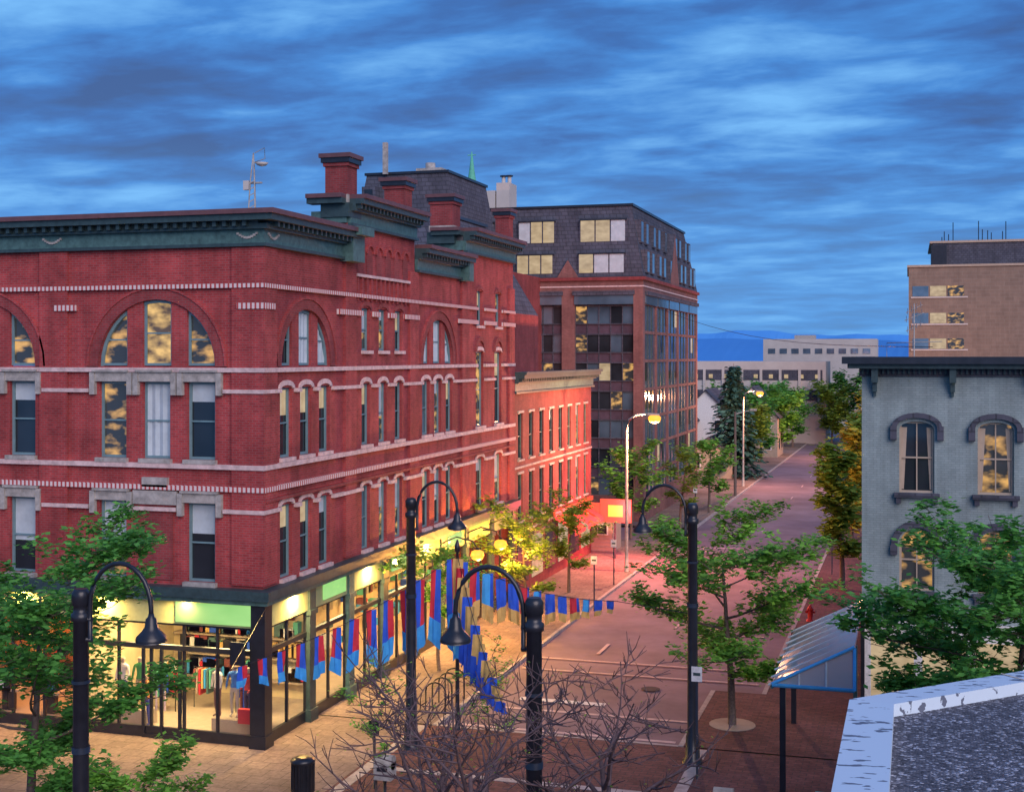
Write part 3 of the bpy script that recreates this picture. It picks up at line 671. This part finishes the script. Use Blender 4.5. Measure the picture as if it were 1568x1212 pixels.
# ================================================================== ground
g=MB(); ys=[-60,0,20,39.5,50,100,150,200,250,350,450,550,650,1200,3000,12000]
for a,b in zip(ys[:-1],ys[1:]):
    xs=[-7000,-60,-20,0,60,7000]
    for c,d in zip(xs[:-1],xs[1:]): g.poly([(c,a,G(a)-.2),(d,a,G(a)-.2),(d,b,G(b)-.2),(c,b,G(b)-.2)],'grass')
g.obj('ground')
w=MB(); w.poly([(-7000,640,-25),(7000,640,-25),(7000,12000,-25),(-7000,12000,-25)],'water'); w.obj('lake_water')
h=MB()
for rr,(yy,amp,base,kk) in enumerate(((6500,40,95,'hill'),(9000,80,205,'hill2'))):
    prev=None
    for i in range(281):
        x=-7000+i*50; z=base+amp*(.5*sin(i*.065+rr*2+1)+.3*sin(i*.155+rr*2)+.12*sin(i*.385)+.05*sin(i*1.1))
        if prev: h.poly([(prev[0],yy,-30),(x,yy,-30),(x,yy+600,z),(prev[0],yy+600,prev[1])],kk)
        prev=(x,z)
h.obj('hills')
def strip(name,x0,x1,y0,y1,off,k,parent=None,step=25,side=None):
    m=MB(); y=y0
    while y<y1-.01:
        e=min(y+step,y1)
        m.poly([(x0,y,G(y)+off),(x1,y,G(y)+off),(x1,e,G(e)+off),(x0,e,G(e)+off)],k)
        y=e
    return m.obj(name,parent)
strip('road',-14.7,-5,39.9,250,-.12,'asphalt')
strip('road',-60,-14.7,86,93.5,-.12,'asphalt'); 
def slab(m,x0,x1,y0,y1,k,kerbs=''):
    y=y0
    while y<y1-.01:
        e=min(y+25,y1)
        m.poly([(x0,y,G(y)),(x1,y,G(y)),(x1,e,G(e)),(x0,e,G(e))],k)
        for c,xx,s in (('r',x1,-1),('l',x0,1)):
            if c in kerbs:
                m.hexa([(xx,y,G(y)-.15),(xx+s*.16,y,G(y)-.15),(xx+s*.16,e,G(e)-.15),(xx,e,G(e)-.15),(xx,y,G(y)+.006),(xx+s*.16,y,G(y)+.006),(xx+s*.16,e,G(e)+.006),(xx,e,G(e)+.006)],'kerb')
        y=e
m=MB(); slab(m,-60,40,-30,39.9,'paver'); m.box(-14.7,-6.8,39.9,40.05,-.15,.006,'kerb')
m.obj('brick_plaza')
m=MB(); slab(m,-60,-14.7,40.0,85.9,'walk','r'); slab(m,-60,-14.7,93.6,250,'walk','r'); m.obj('sidewalk')
m=MB(); slab(m,-6.8,40,40.0,47,'paver','l'); slab(m,-5,40,47.0,250,'paver','l'); m.obj('sidewalk')
m=MB()
m.poly([(-46,22,.004),(-15.4,22,.004),(-15.4,39.9,.004),(-46,39.9,.004)],'walk')
for x in (-15.3,-6.2): m.box(x,x+.35,-20,39.8,.0,.008,'kerb')
for y in (24,29.6,35.2): m.box(-14.9,-6.3,y,y+.3,.0,.008,'kerb')
m.obj('paving_bands')
pm=MB()
def pq(x0,x1,y0,y1,k):
    y=y0
    while y<y1-.01:
        e=min(y+25,y1); o=-.115
        pm.poly([(x0,y,G(y)+o),(x1,y,G(y)+o),(x1,e,G(e)+o),(x0,e,G(e)+o)],k); y=e
pq(-13.2,-10.1,44.2,44.6,'white'); pq(-14.4,-5.3,48.7,48.85,'stone'); pq(-14.4,-5.3,50.6,50.75,'stone')
pq(-14.5,-7.0,40.6,40.8,'stone'); pq(-14.5,-7.0,43.0,43.2,'stone')
for y in range(58,240,12): pq(-10.05,-9.95,y,y+2,'stone')
pq(-9.2,-6,57.2,57.4,'stone'); pq(-14.2,-10.4,84.5,84.8,'stone')
pq(-12.2,-12.05,52,54,'stone')
pm.obj('road_markings')
mh=MB(); 
for x,y in ((-9,47),(-11.5,66),(-8,74)): mh.tube([(x,y,G(y)-.118),(x,y,G(y)-.112)],.35,'iron',16)
mh.obj('manhole_covers')
# ================================================================== street furniture
def lamppost(x,y,s):
    m=MB(); z0=0
    m.lathe((x,y,0),[(.3,0),(.3,.12),(.22,.18),(.2,.8),(.16,.9),(.15,4.0),(.14,7.05),(.18,7.07),(.18,7.2),(.14,7.22),(.14,7.35),(.17,7.37),(.17,7.55),(.16,7.6),(.12,7.66)],'dark',16)
    pts=[(x+s*.2,y,6.7),(x+s*.2,y,7.2)]
    for i in range(15):
        a=pi-pi*i/14; pts.append((x+s*(.85+.65*cos(a)),y,7.35+.82*sin(a)))
    pts.append((x+s*1.5,y,7.2)); m.tube(pts,.045,'dark',8)
    for z in (6.72,7.1): m.tube([(x,y,z),(x+s*.24,y,z)],.05,'dark')
    m.tube([(x+s*.15,y,7.3),(x+s*.32,y,7.75)],.02,'dark')
    m.lathe((x,y,4.6),[(.17,0),(.17,.12)],'dark',12); m.lathe((x,y,5.9),[(.17,0),(.17,.06)],'dark',12)
    m.lathe((x+s*1.5,y,6.76),[(.28,0),(.29,.03),(.27,.1),(.17,.2),(.12,.28),(.1,.42),(.06,.46),(.05,.52)],'dark',16)
    m.lathe((x+s*1.5,y,6.70),[(.02,0),(.14,.02),(.2,.07)],'blind',12)
    m.obj('street_lamp')
lamppost(-14.8,21,1); lamppost(-14.6,37.4,1); lamppost(-6.45,22.6,-1); lamppost(-6.1,38.4,-1)
def cobra(x,y,h,s,p,name='sodium_street_light'):
    m=MB(); g=G(y); m.tube([(x,y,g),(x,y,g+1),(x,y,h-.8),(x+s*.15,y,h-.2),(x+s*.6,y,h+.1),(x+s*1.3,y,h+.15)],[.14,.1,.08,.06,.05,.05],'stone2',8)
    m.hexa([(x+s*1.2,y-.14,h+.08),(x+s*1.9,y-.1,h+.08),(x+s*1.9,y+.1,h+.08),(x+s*1.2,y+.14,h+.08),(x+s*1.25,y-.1,h+.2),(x+s*1.85,y-.06,h+.17),(x+s*1.85,y+.06,h+.17),(x+s*1.25,y+.1,h+.2)],'stone2')
    m.lathe((x+s*1.6,y,h-.4),[(.08,0),(.28,.08),(.36,.24),(.36,.36),(.25,.46)],'sod',12)
    o=m.obj(name); light('lamp_bulb','POINT',(x+s*1.6,y,h-.65),p,(1,.40,.20),o,rad=.2)
cobra(-15.3,72.7,8.6,1,7500); cobra(-15.4,128,8.5,1,5500); cobra(-3.6,170,7.5,-1,6500)
def globe(x,y,z):
    m=MB(); m.tube([(x-1.5,y,z+.2),(x-1.5,y,z+.5),(x-.9,y,z+.75),(x-.2,y,z+.6),(x,y,z+.3)],.03,'dark'); m.tube([(x-1.9,y,z+.2),(x-1.5,y,z+.2)],.04,'dark')
    m.lathe((x,y,z-.2),[(.05,0),(.22,.07),(.3,.22),(.25,.38),(.08,.46)],'sod',12); m.lathe((x,y,z+.26),[(.12,0),(.06,.08)],'dark',12)
    o=m.obj('wall_lamp'); light('lamp_bulb','POINT',(x+.1,y,z-.42),1100,(1,.42,.07),o,rad=.1)
for y in (51.2,54.4,57.5): globe(-17.05,y,3.75)
def hydrant(x,y):
    m=MB(); m.lathe((x,y,G(y)),[(.17,0),(.17,.06),(.12,.08),(.12,.5),(.15,.52),(.15,.57),(.11,.62),(.06,.7),(.03,.76)],'hyd',12)
    m.tube([(x-.22,y,G(y)+.42),(x+.22,y,G(y)+.42)],.06,'hyd',8); m.tube([(x,y,G(y)+.4),(x,y-.2,G(y)+.4)],.08,'hyd',8); m.obj('fire_hydrant')
hydrant(-4.3,61)
m=MB(); x,y=-15.9,32.6; m.lathe((x,y,0),[(.26,0),(.28,.05),(.3,.85),(.34,.88),(.34,.95),(.2,1.02),(.12,1.03)],'dark',18)
for i in range(18): a=2*pi*i/18; m.box(x+.31*cos(a)-.012,x+.31*cos(a)+.012,y+.31*sin(a)-.012,y+.31*sin(a)+.012,.08,.86,'dark')
m.obj('trash_can')
def boxpost(name,x,y,k,h=1.1,w=.25):
    m=MB(); m.tube([(x,y,0),(x,y,h-.35)],.05,'dark'); m.box(x-w,x+w,y-.2,y+.2,h-.55,h-.1,k); 
    m.tube([(x-w,y,h-.1),(x+w,y,h-.1)],.2,k,12); m.box(x-w*.6,x+w*.6,y-.22,y-.2,h-.3,h-.2,'dark'); m.box(x-.2,x+.2,y-.15,y+.15,0,.05,'dark'); m.obj(name)
boxpost('newspaper_box',-13.6,32.9,'stone2'); boxpost('newspaper_box',-4.5,33.3,'stone2',.95); boxpost('newspaper_box',-1.9,32.6,'cyan',1.3,.28)
def signpost(x,y,h,k='white',w=.3,hh=.4,name='traffic_sign'):
    m=MB(); m.tube([(x,y,G(y)),(x,y,G(y)+h)],.035,'dark'); m.box(x-w/2,x+w/2,y-.06,y-.04,G(y)+h-hh,G(y)+h,k); m.box(x-w/2+.05,x+w/2-.05,y-.066,y-.06,G(y)+h-hh*.6,G(y)+h-hh*.4,'teal2'); m.obj(name)
signpost(-14.3,60.5,2.6); signpost(-4.1,75,3,'red'); signpost(-14.2,33.6,1.9,'dark'); signpost(-4.2,90,3,'white'); signpost(-15.2,97,2.6)
signpost(-5.75,37.0,3.2,'white',.3,.42); signpost(-15.0,68,2.4,'white')
for i in range(4):
    m=MB(); x=-15.2-i*.02; y=41.2+i*.7; pts=[(x-.35,y,0),(x-.35,y,.75)]+[(x-.35*cos(pi*j/8),y,.75+.3*sin(pi*j/8)) for j in range(9)]+[(x+.35,y,0)]
    m.tube(pts,.03,'dark'); m.obj('bike_rack')
cn=empty('glass_canopy'); m=MB(); x0,x1,y0,y1,zl,zh=-3.6,-1.4,36.5,43.7,2.95,4.1
for i in range(9):
    y=y0+(y1-y0)*i/8; m.tube([(x0-.1,y,zl),(x1,y,zh)],.035,'blind',5)
for j in range(5):
    t=j/4; m.tube([(x0+(x1-x0)*t,y0,zl+(zh-zl)*t+.02),(x0+(x1-x0)*t,y1,zl+(zh-zl)*t+.02)],.022,'stone',4)
m.poly([(x0,y0,zl+.05),(x1,y0,zh+.05),(x1,y1,zh+.05),(x0,y1,zl+.05)],'cglass')
m.poly([(x0,y0+.01,zl+.02),(x1,y0+.01,zl+.02),(x1,y0+.01,zh)],'cglass')
m.tube([(x0,y0,zl),(x1,y0,zl)],.06,'lblue'); m.tube([(x1,y0,zl),(x1,y0,zh)],.05,'lblue'); m.tube([(x0,y0-.02,zl+.04),(x1,y0-.02,zh+.04)],.045,'lblue'); m.tube([(x0,y0,zl-.05),(x0,y1,zl-.05)],.06,'teal')
for t in (.33,.66): m.tube([(x0+(x1-x0)*t,y0,zl),(x0+(x1-x0)*t,y0,zl+(zh-zl)*t)],.03,'blind')
m.box(x0+.2,x0+.36,y0+.02,y0+.18,-.05,zl,'dark'); m.box(x0-.08,x0+.08,y1-.2,y1,-.05,zl,'dark'); m.box(x1-.08,x1+.04,y1-.2,y1,-.05,zh,'dark')
m.box(x1-.05,x1+.06,y0+.3,y0+.42,-.05,zh,'teal')
m.obj('canopy_frame',cn)
PO=(-13.9,39.7,5.6)
def bunt(end,n,h0,h1,style,w=.5,zs=0,base_tw=0,tws=.5):
    m=MB(); a=Vector((PO[0],PO[1],PO[2]-zs)); b=Vector(end); d=(b-a); hd=Vector((d.x,d.y,0)).normalized(); nrm=Vector((-hd.y,hd.x,0))
    pts=[a+d*t+Vector((0,0,-.35*sin(pi*t))) for t in [i/24 for i in range(25)]]
    m.tube(pts,.012,'dark',4)
    for i in range(n):
        t=(i+.4)/n; p=a+d*t+Vector((0,0,-.35*sin(pi*t))); h=h0+(h1-h0)*t**.85; ww=w*(1-.25*t)
        sw=R.uniform(-.12,.12) if style!='C' else R.uniform(-.2,.0); tw=base_tw+R.uniform(-tws,tws); hd2=(hd*cos(tw)+nrm*sin(tw)); nn=(nrm*cos(tw)-hd*sin(tw)); ph=R.uniform(0,6)
        rows=9; cols=4
        def pt(ci,ri):
            u=ci/cols-.5; v=ri/rows
            return p+hd2*(u*ww*(1+.12*v)+v*sw*h*.4)+nn*(.06*sin(ph+u*8+v*3)*(.3+v))+Vector((0,0,-v*h+ (.08*h*u*2*v if i%2 else -.08*h*u*2*v)))
        for r in range(rows):
            for c in range(cols):
                if style=='A': k='lblue' if r>=6 else ('red' if (c<2)==(i%2==0) else 'blue')
                elif style=='B': k='gold' if r>=6 else (('blue','red','lblue','blue')[i%4] if c<3 else 'blue')
                else: k='gold' if r<4 and i%3!=1 else ('red' if r<3 and i==1 else ('lblue' if i<3 and c<2 else 'blue'))
                m.poly([pt(c,r),pt(c+1,r),pt(c+1,r+1),pt(c,r+1)],k,True)
    return m.obj('flag_bunting')
bunt((-17.9,32.2,3.35),13,2.7,.5,'A',.36,0,0,.35); bunt((-9.4,43.1,3.75),13,1.9,.35,'B',.36,.15,0,.35); bunt((-10.1,32.5,2.85),17,3.1,.2,'C',.34,0,1.0,.3)
m=MB(); m.lathe((PO[0],PO[1],0),[(.12,0),(.07,.2),(.05,5.7),(.09,5.75),(.09,5.9),(.02,6.1)],'dark',10); m.tube([(-9.4,43.1,3.75),(-6.1,38.4,4.4)],.012,'dark',4); m.tube([(-17.9,32.2,3.35),(-18.8,36,4.3)],.012,'dark',4); m.obj('flag_mast')
m=MB(); ax,ay=-20.4,38.2
for dx,dy in ((-.08,-.08),(.08,-.08),(0,.1)): m.tube([(ax+dx*1.8,ay+dy*1.8,16),(ax+dx,ay+dy,17.6),(ax,ay,18.6)],.022,'stone2',5)
for i in range(8): m.tube([(ax-.1,ay-.1,16.2+i*.2),(ax+.1,ay-.08,16.3+i*.2)],.014,'stone2',4)
for s in (-1,1): m.tube([(ax,ay,16.5),(ax+s*.9,ay,16.45)],.05,'dark',5)
m.tube([(ax,ay,16),(ax,ay,16.5)],.05,'dark',5)
m.box(ax-.35,ax+.3,ay-.05,ay+.05,17.6,17.65,'stone2'); m.box(ax-.32,ax-.12,ay-.1,ay+.05,17.4,17.7,'plaster')
m.lathe((ax+.3,ay,18.15),[(.02,0),(.15,.04),(.22,.12)],'plaster',14); m.tube([(ax,ay,18.3),(ax+.3,ay,18.2)],.02,'stone2',5)
m.tube([(ax+.05,ay,18.6),(ax+.4,ay,18.75),(ax+.42,ay,18.4),(ax+.05,ay,18.3)],.015,'stone2',4); m.obj('roof_antenna')
m=MB(); ax,ay=.2,52; m.tube([(ax,ay,11.4),(ax,ay,14)],.025,'stone2',5)
for z,l in ((13.8,.3),(13.5,.35),(13.1,.3)):
    m.tube([(ax-l,ay,z-.15),(ax+l,ay,z+.15)],.015,'stone2',4)
    for q in (-.8,-.3,.3,.8): m.tube([(ax+l*q,ay-.3,z+.15*q-.1),(ax+l*q,ay+.3,z+.15*q+.15)],.01,'stone2',4)
m.tube([(ax-1.0,ay,11.9),(ax-1.0,ay,12.5),(ax+1,ay,12.55)],.015,'stone2',4); m.obj('tv_antenna')
m=MB(); a=Vector((-19,97,16)); b=Vector((1,60,12.4)); m.tube([a+(b-a)*t/12+Vector((0,0,-1.0*sin(pi*t/12))) for t in range(13)],.015,'dark',4); m.obj('overhead_wire')
m=MB(); m.tube([(-14.9,118,G(118)),(-14.9,118,7)],[.14,.1],'bark',7); m.tube([(-14.9,118,6.8),(-13.4,118,7.2)],.04,'stone2'); m.box(-13.6,-13,117.9,118.1,7.1,7.3,'stone2'); m.obj('utility_pole')

# ================================================================== trees
def tree(name,x,y,H,sp,tr,leaf,ls=.13,nl=14,limbs=9,sub=5,tw=4,seed=1,base=.3,bark='bark',up=.35,z0=None,flat=1,rk=1,lk=1):
    r=random.Random(seed); z0=G(y) if z0 is None else z0; m=MB(); lv=MB()
    def path(p,d,L,n,wob,curl):
        pts=[p]
        for i in range(n):
            d=(d+Vector((r.uniform(-wob,wob),r.uniform(-wob,wob),r.uniform(-wob,wob)+curl))).normalized(); p=p+d*(L/n); pts.append(p)
        return pts,d
    def leaves(p,n,s):
        for _ in range(n):
            c=p+Vector((r.gauss(0,s),r.gauss(0,s),r.gauss(0,s*.7))); a=r.uniform(0,6.28); e=r.uniform(-.7,.7)
            u=Vector((cos(a),sin(a),e*.6)).normalized(); v=u.cross(Vector((r.uniform(-.6,.6),r.uniform(-.6,.6),1))).normalized()
            q=ls*r.uniform(.6,1.25); lv.poly([c-u*q,c+v*q*.55,c+u*q,c-v*q*.55],leaf)
    T0,_=path(Vector((x,y,z0-.05)),Vector((0,0,1)),H*.86,7,.07,.05)
    m.tube(T0,[tr*(1-.8*i/7) for i in range(8)],bark,8)
    for i in range(limbs):
        f=base+(1-base)*(i+.5)/limbs; k=min(6,int(f*7)); p=T0[k].lerp(T0[k+1],f*7-k)
        a=i*2.4+r.uniform(-.5,.5); prof=sin(pi*min(1,.22+.78*(1-(f-base)/(1-base))*.9))**.6
        L=sp*prof*r.uniform(.75,1.1); u=up+.9*(f-base)
        d=Vector((cos(a),sin(a),u*flat)).normalized()
        rr=tr*.42*(1.1-f)*rk*lk; P,_=path(p,d,L,5,.16,.04); m.tube(P,[max(.008*rk,rr*(1-.8*j/5)) for j in range(6)],bark,5,False)
        for s in range(sub):
            g_=.25+.75*(s+r.random())/sub; k=min(4,int(g_*5)); q=P[k].lerp(P[k+1],g_*5-k)
            b=a+r.choice((-1,1))*r.uniform(.3,1.2); d2=Vector((cos(b),sin(b),r.uniform(-.15,.7)*flat)).normalized()
            L2=L*.42*r.uniform(.6,1.1); Q,_=path(q,d2,L2,3,.22,.05); m.tube(Q,[max(.006*rk,rr*.4*(1-.25*j)) for j in range(4)],bark,4,False)
            for t in range(tw):
                g2=(t+.6)/tw; k=min(2,int(g2*3)); w_=Q[k].lerp(Q[min(3,k+1)],g2*3-k)
                d3=Vector((r.uniform(-1,1),r.uniform(-1,1),r.uniform(-.2,1)*flat)).normalized(); X,_=path(w_,d3,L2*.5,2,.3,.06)
                m.tube(X,[.007*rk,.006*rk,.004*rk],bark,3,False)
                if nl:
                    if r.random()<.88: leaves(X[-1],nl,ls*1.3)
                    leaves(X[1],nl//2,ls)
                if bark=='twig':
                    for _ in range(2):
                        d4=(d3+Vector((r.uniform(-.8,.8),r.uniform(-.8,.8),r.uniform(-.2,.8)))).normalized(); Y,_=path(X[1],d4,L2*.36,2,.3,.1); m.tube(Y,[.006*rk,.005*rk,.004*rk],bark,3,False)
    e=empty(name); m.obj('trunk_and_limbs',e)
    if lv.f: lv.obj('foliage',e)
tree('street_tree',-5.5,42.8,6.6,3.5,.14,'leafG',.115,24,limbs=12,sub=7,tw=5,seed=3,base=.28,up=.12,flat=.45,rk=1.4,lk=1.2)
tree('street_tree',-19.3,25.3,7.7,3.7,.14,'leafG2',.1,34,limbs=14,sub=7,tw=5,seed=5,base=.3,up=.2,flat=.7,rk=1.3)
tree('small_tree',-15.9,24.8,3.2,1.5,.06,'leafG',.08,20,limbs=9,sub=5,seed=8,base=.3)
tree('street_tree',2.2,33.8,7.6,3.9,.15,'leafG2',.11,40,limbs=17,sub=7,tw=5,seed=9,base=.3,up=.15,flat=.65,rk=1.3)
tree('small_tree',-13.9,33.0,3.6,1.0,.04,'leafG',.06,8,limbs=7,sub=3,tw=3,seed=12)
tree('small_tree',-11.6,36.0,3.6,1.2,.04,'leafG',.06,8,limbs=7,sub=3,tw=3,seed=13)
tree('bare_tree',-6.0,18.6,6.9,2.7,.15,'leafO',.03,1,limbs=14,sub=6,tw=3,seed=21,base=.45,bark='twig',up=.6,rk=1.5,lk=1.8)
tree('bare_tree',-7.7,19.4,6.6,2.1,.15,'leafO',.03,1,limbs=13,sub=6,tw=3,seed=22,base=.45,bark='twig',up=.6,rk=1.5,lk=1.8)
tree('bare_tree',-4.5,20.2,6.8,2.2,.15,'leafO',.03,1,limbs=13,sub=6,tw=3,seed=23,base=.45,bark='twig',up=.6,rk=1.5,lk=1.8)
tree('street_tree',-16.3,56.2,5.4,2.5,.1,'leafO',.11,17,limbs=10,seed=31,up=.3,flat=.7)
tree('street_tree',-17.2,47,5.0,1.9,.08,'leafG',.1,16,limbs=8,seed=32,base=.5,up=.2,flat=.7)
tree('street_tree',-16.7,65,4.6,1.7,.1,'leafO',.12,12,limbs=9,seed=33,up=.3)
tree('street_tree',-18,87,6,2.3,.12,'leafG',.18,14,limbs=9,sub=4,seed=34)
tree('street_tree',-15.5,92,5.6,2.0,.12,'leafO',.16,10,limbs=8,sub=4,seed=35)
tree('street_tree',-15.2,104,5.4,2.2,.12,'leafG',.2,12,limbs=8,sub=4,seed=36)
for i,(x,y,H,s,lf) in enumerate(((-3.3,70,8.2,1.1,'leafO'),(-3.3,82,8.2,1.25,'leafY'),(-3.2,95,8.0,1.4,'leafO'),(-3.2,110,8,1.7,'leafO'),(-3,128,9,2.0,'leafY'),(-3,147,9,2.6,'leafG'),(-16.6,140,7.5,2.6,'leafO'),(-17,160,8.3,3,'leafG2'),(-16.5,175,8,3.2,'leafG'),(-16,192,8.5,3.4,'leafG2'),(-13,208,9,4,'leafG2'),(-9,212,10,4,'leafG2'),(-5,208,10,4,'leafG'),(-3.5,185,10,3.6,'leafG2'),(-24,175,8,3,'leafG2'),(-31,165,7.5,3,'leafG2'),(4,135,9,3.4,'leafG2'),(-20,200,8.5,3.5,'leafG2'),(-11,200,8,3,'leafO'))):
    tree('street_tree',x,y,H,s,.15,lf,.19+y*.0009,12,limbs=10,sub=4,tw=4,seed=50+i,base=.25)
def conifer(x,y,H,sp,seed):
    r=random.Random(seed); z0=G(y); m=MB(); lv=MB(); m.tube([(x,y,z0),(x,y,z0+H*.5),(x,y,z0+H)],[.25,.14,.02],'bark',7)
    n=44
    for i in range(n):
        f=.06+.92*i/n; z=z0+H*f
        for j in range(10):
            a=r.uniform(0,6.28); L=sp*(1-f)**.8*r.uniform(.65,1.1)+.15
            e=Vector((x+cos(a)*L,y+sin(a)*L,z-L*.22)); s=Vector((x,y,z)); m.tube([s,e],[.02,.008],'bark',3,False)
            for k in range(12):
                t=.15+.85*k/11; c=s.lerp(e,t)+Vector((r.gauss(0,.16),r.gauss(0,.16),r.gauss(0,.1))); q=.42*r.uniform(.6,1.1); u=Vector((cos(a+r.uniform(-.9,.9)),sin(a+r.uniform(-.9,.9)),-.3)); v=u.cross(Vector((r.uniform(-.9,.9),0,1))).normalized()
                lv.poly([c-u*q,c+v*q*.5,c+u*q,c-v*q*.5],'needle')
    e=empty('pine_tree'); m.obj('trunk_and_limbs',e); lv.obj('foliage',e)
conifer(-17.6,138,11.9,4.0,4)
m=MB(); m.tube([(-5.5,42.8,.0),(-5.5,42.8,.02)],.75,'beige',20); m.obj('tree_pit')

# ================================================================== sky, sun, camera
w=bpy.data.worlds.new('World'); sc.world=w; w.use_nodes=True; nt=w.node_tree; L=nt.links.new; bg=nt.nodes['Background']; out=nt.nodes['World Output']
sx,sy,sz=.62,-.72,.5; el=math.atan2(sz,math.hypot(sx,sy))
sk_=nd(nt,'ShaderNodeTexSky',sky_type='NISHITA'); sk_.sun_disc=False; sk_.sun_elevation=el; sk_.sun_rotation=math.atan2(sx,sy)
L(sk_.outputs[0],bg.inputs[0]); bg.inputs[1].default_value=.009
tc=nd(nt,'ShaderNodeTexCoord'); sp=nd(nt,'ShaderNodeSeparateXYZ'); L(tc.outputs['Generated'],sp.inputs[0])
mz=nd(nt,'ShaderNodeMath',operation='MAXIMUM'); mz.inputs[1].default_value=0; L(sp.outputs[2],mz.inputs[0])
az=nd(nt,'ShaderNodeMath',operation='ADD'); az.inputs[1].default_value=.12; L(mz.outputs[0],az.inputs[0])
dx=nd(nt,'ShaderNodeMath',operation='DIVIDE'); L(sp.outputs[0],dx.inputs[0]); L(az.outputs[0],dx.inputs[1])
dy=nd(nt,'ShaderNodeMath',operation='DIVIDE'); L(sp.outputs[1],dy.inputs[0]); L(az.outputs[0],dy.inputs[1])
cb=nd(nt,'ShaderNodeCombineXYZ'); L(dx.outputs[0],cb.inputs[0]); L(dy.outputs[0],cb.inputs[1])
mp=nd(nt,'ShaderNodeMapping'); mp.inputs['Rotation'].default_value=(0,0,-.15); mp.inputs['Scale'].default_value=(.85,1.25,1); mp.inputs['Location'].default_value=(5.3,2.9,0); L(cb.outputs[0],mp.inputs[0])
n1=nd(nt,'ShaderNodeTexNoise'); n1.inputs['Scale'].default_value=1.0; n1.inputs['Detail'].default_value=5; n1.inputs['Roughness'].default_value=.5; n1.inputs['Distortion'].default_value=.2; L(mp.outputs[0],n1.inputs['Vector'])
n2=nd(nt,'ShaderNodeTexNoise'); n2.inputs['Scale'].default_value=3.4; n2.inputs['Detail'].default_value=7; n2.inputs['Roughness'].default_value=.55; n2.inputs['Distortion'].default_value=.2; L(mp.outputs[0],n2.inputs['Vector'])
ad=nd(nt,'ShaderNodeMath',operation='MULTIPLY_ADD'); ad.inputs[1].default_value=.46; L(n2.outputs['Fac'],ad.inputs[0])
s1=nd(nt,'ShaderNodeMath',operation='MULTIPLY'); s1.inputs[1].default_value=.56; L(n1.outputs['Fac'],s1.inputs[0]); L(s1.outputs[0],ad.inputs[2])
rp=nd(nt,'ShaderNodeValToRGB'); e=rp.color_ramp.elements; e[0].position=.38; e[0].color=(.035,.095,.29,1); e[1].position=.66; e[1].color=(.17,.47,.90,1)
x=e.new(.46); x.color=(.035,.14,.44,1); x=e.new(.53); x.color=(.05,.23,.64,1); L(ad.outputs[0],rp.inputs[0])
hr=nd(nt,'ShaderNodeValToRGB'); e=hr.color_ramp.elements; e[0].position=0; e[0].color=(.6,.6,.6,1); e[1].position=.16; e[1].color=(0,0,0,1); L(mz.outputs[0],hr.inputs[0])
mx=nd(nt,'ShaderNodeMix',data_type='RGBA'); L(hr.outputs[0],mx.inputs['Factor']); L(rp.outputs[0],mx.inputs[6]); mx.inputs[7].default_value=(.09,.38,.86,1)
b2=nd(nt,'ShaderNodeBackground'); L(mx.outputs[2],b2.inputs[0]); b2.inputs[1].default_value=1.0
asd=nd(nt,'ShaderNodeAddShader'); L(bg.outputs[0],asd.inputs[0]); L(b2.outputs[0],asd.inputs[1]); L(asd.outputs[0],out.inputs[0])
sl=bpy.data.lights.new('sun','SUN'); sl.energy=2.7; sl.angle=math.radians(50); sl.color=(1,.82,.78); so=bpy.data.objects.new('sun',sl); sc.collection.objects.link(so)
so.rotation_euler=Vector((sx,sy,sz)).to_track_quat('Z','Y').to_euler()
cam=bpy.data.cameras.new('camera'); co=bpy.data.objects.new('camera',cam); sc.collection.objects.link(co); sc.camera=co
co.location=(0,0,12); co.rotation_euler=(math.radians(90),0,math.radians(16.9)); cam.lens=45.9; cam.sensor_width=36; cam.shift_y=-.0389; cam.clip_end=20000; cam.clip_start=.3
sc.view_settings.view_transform='Standard'; sc.view_settings.look='None'; sc.view_settings.exposure=0
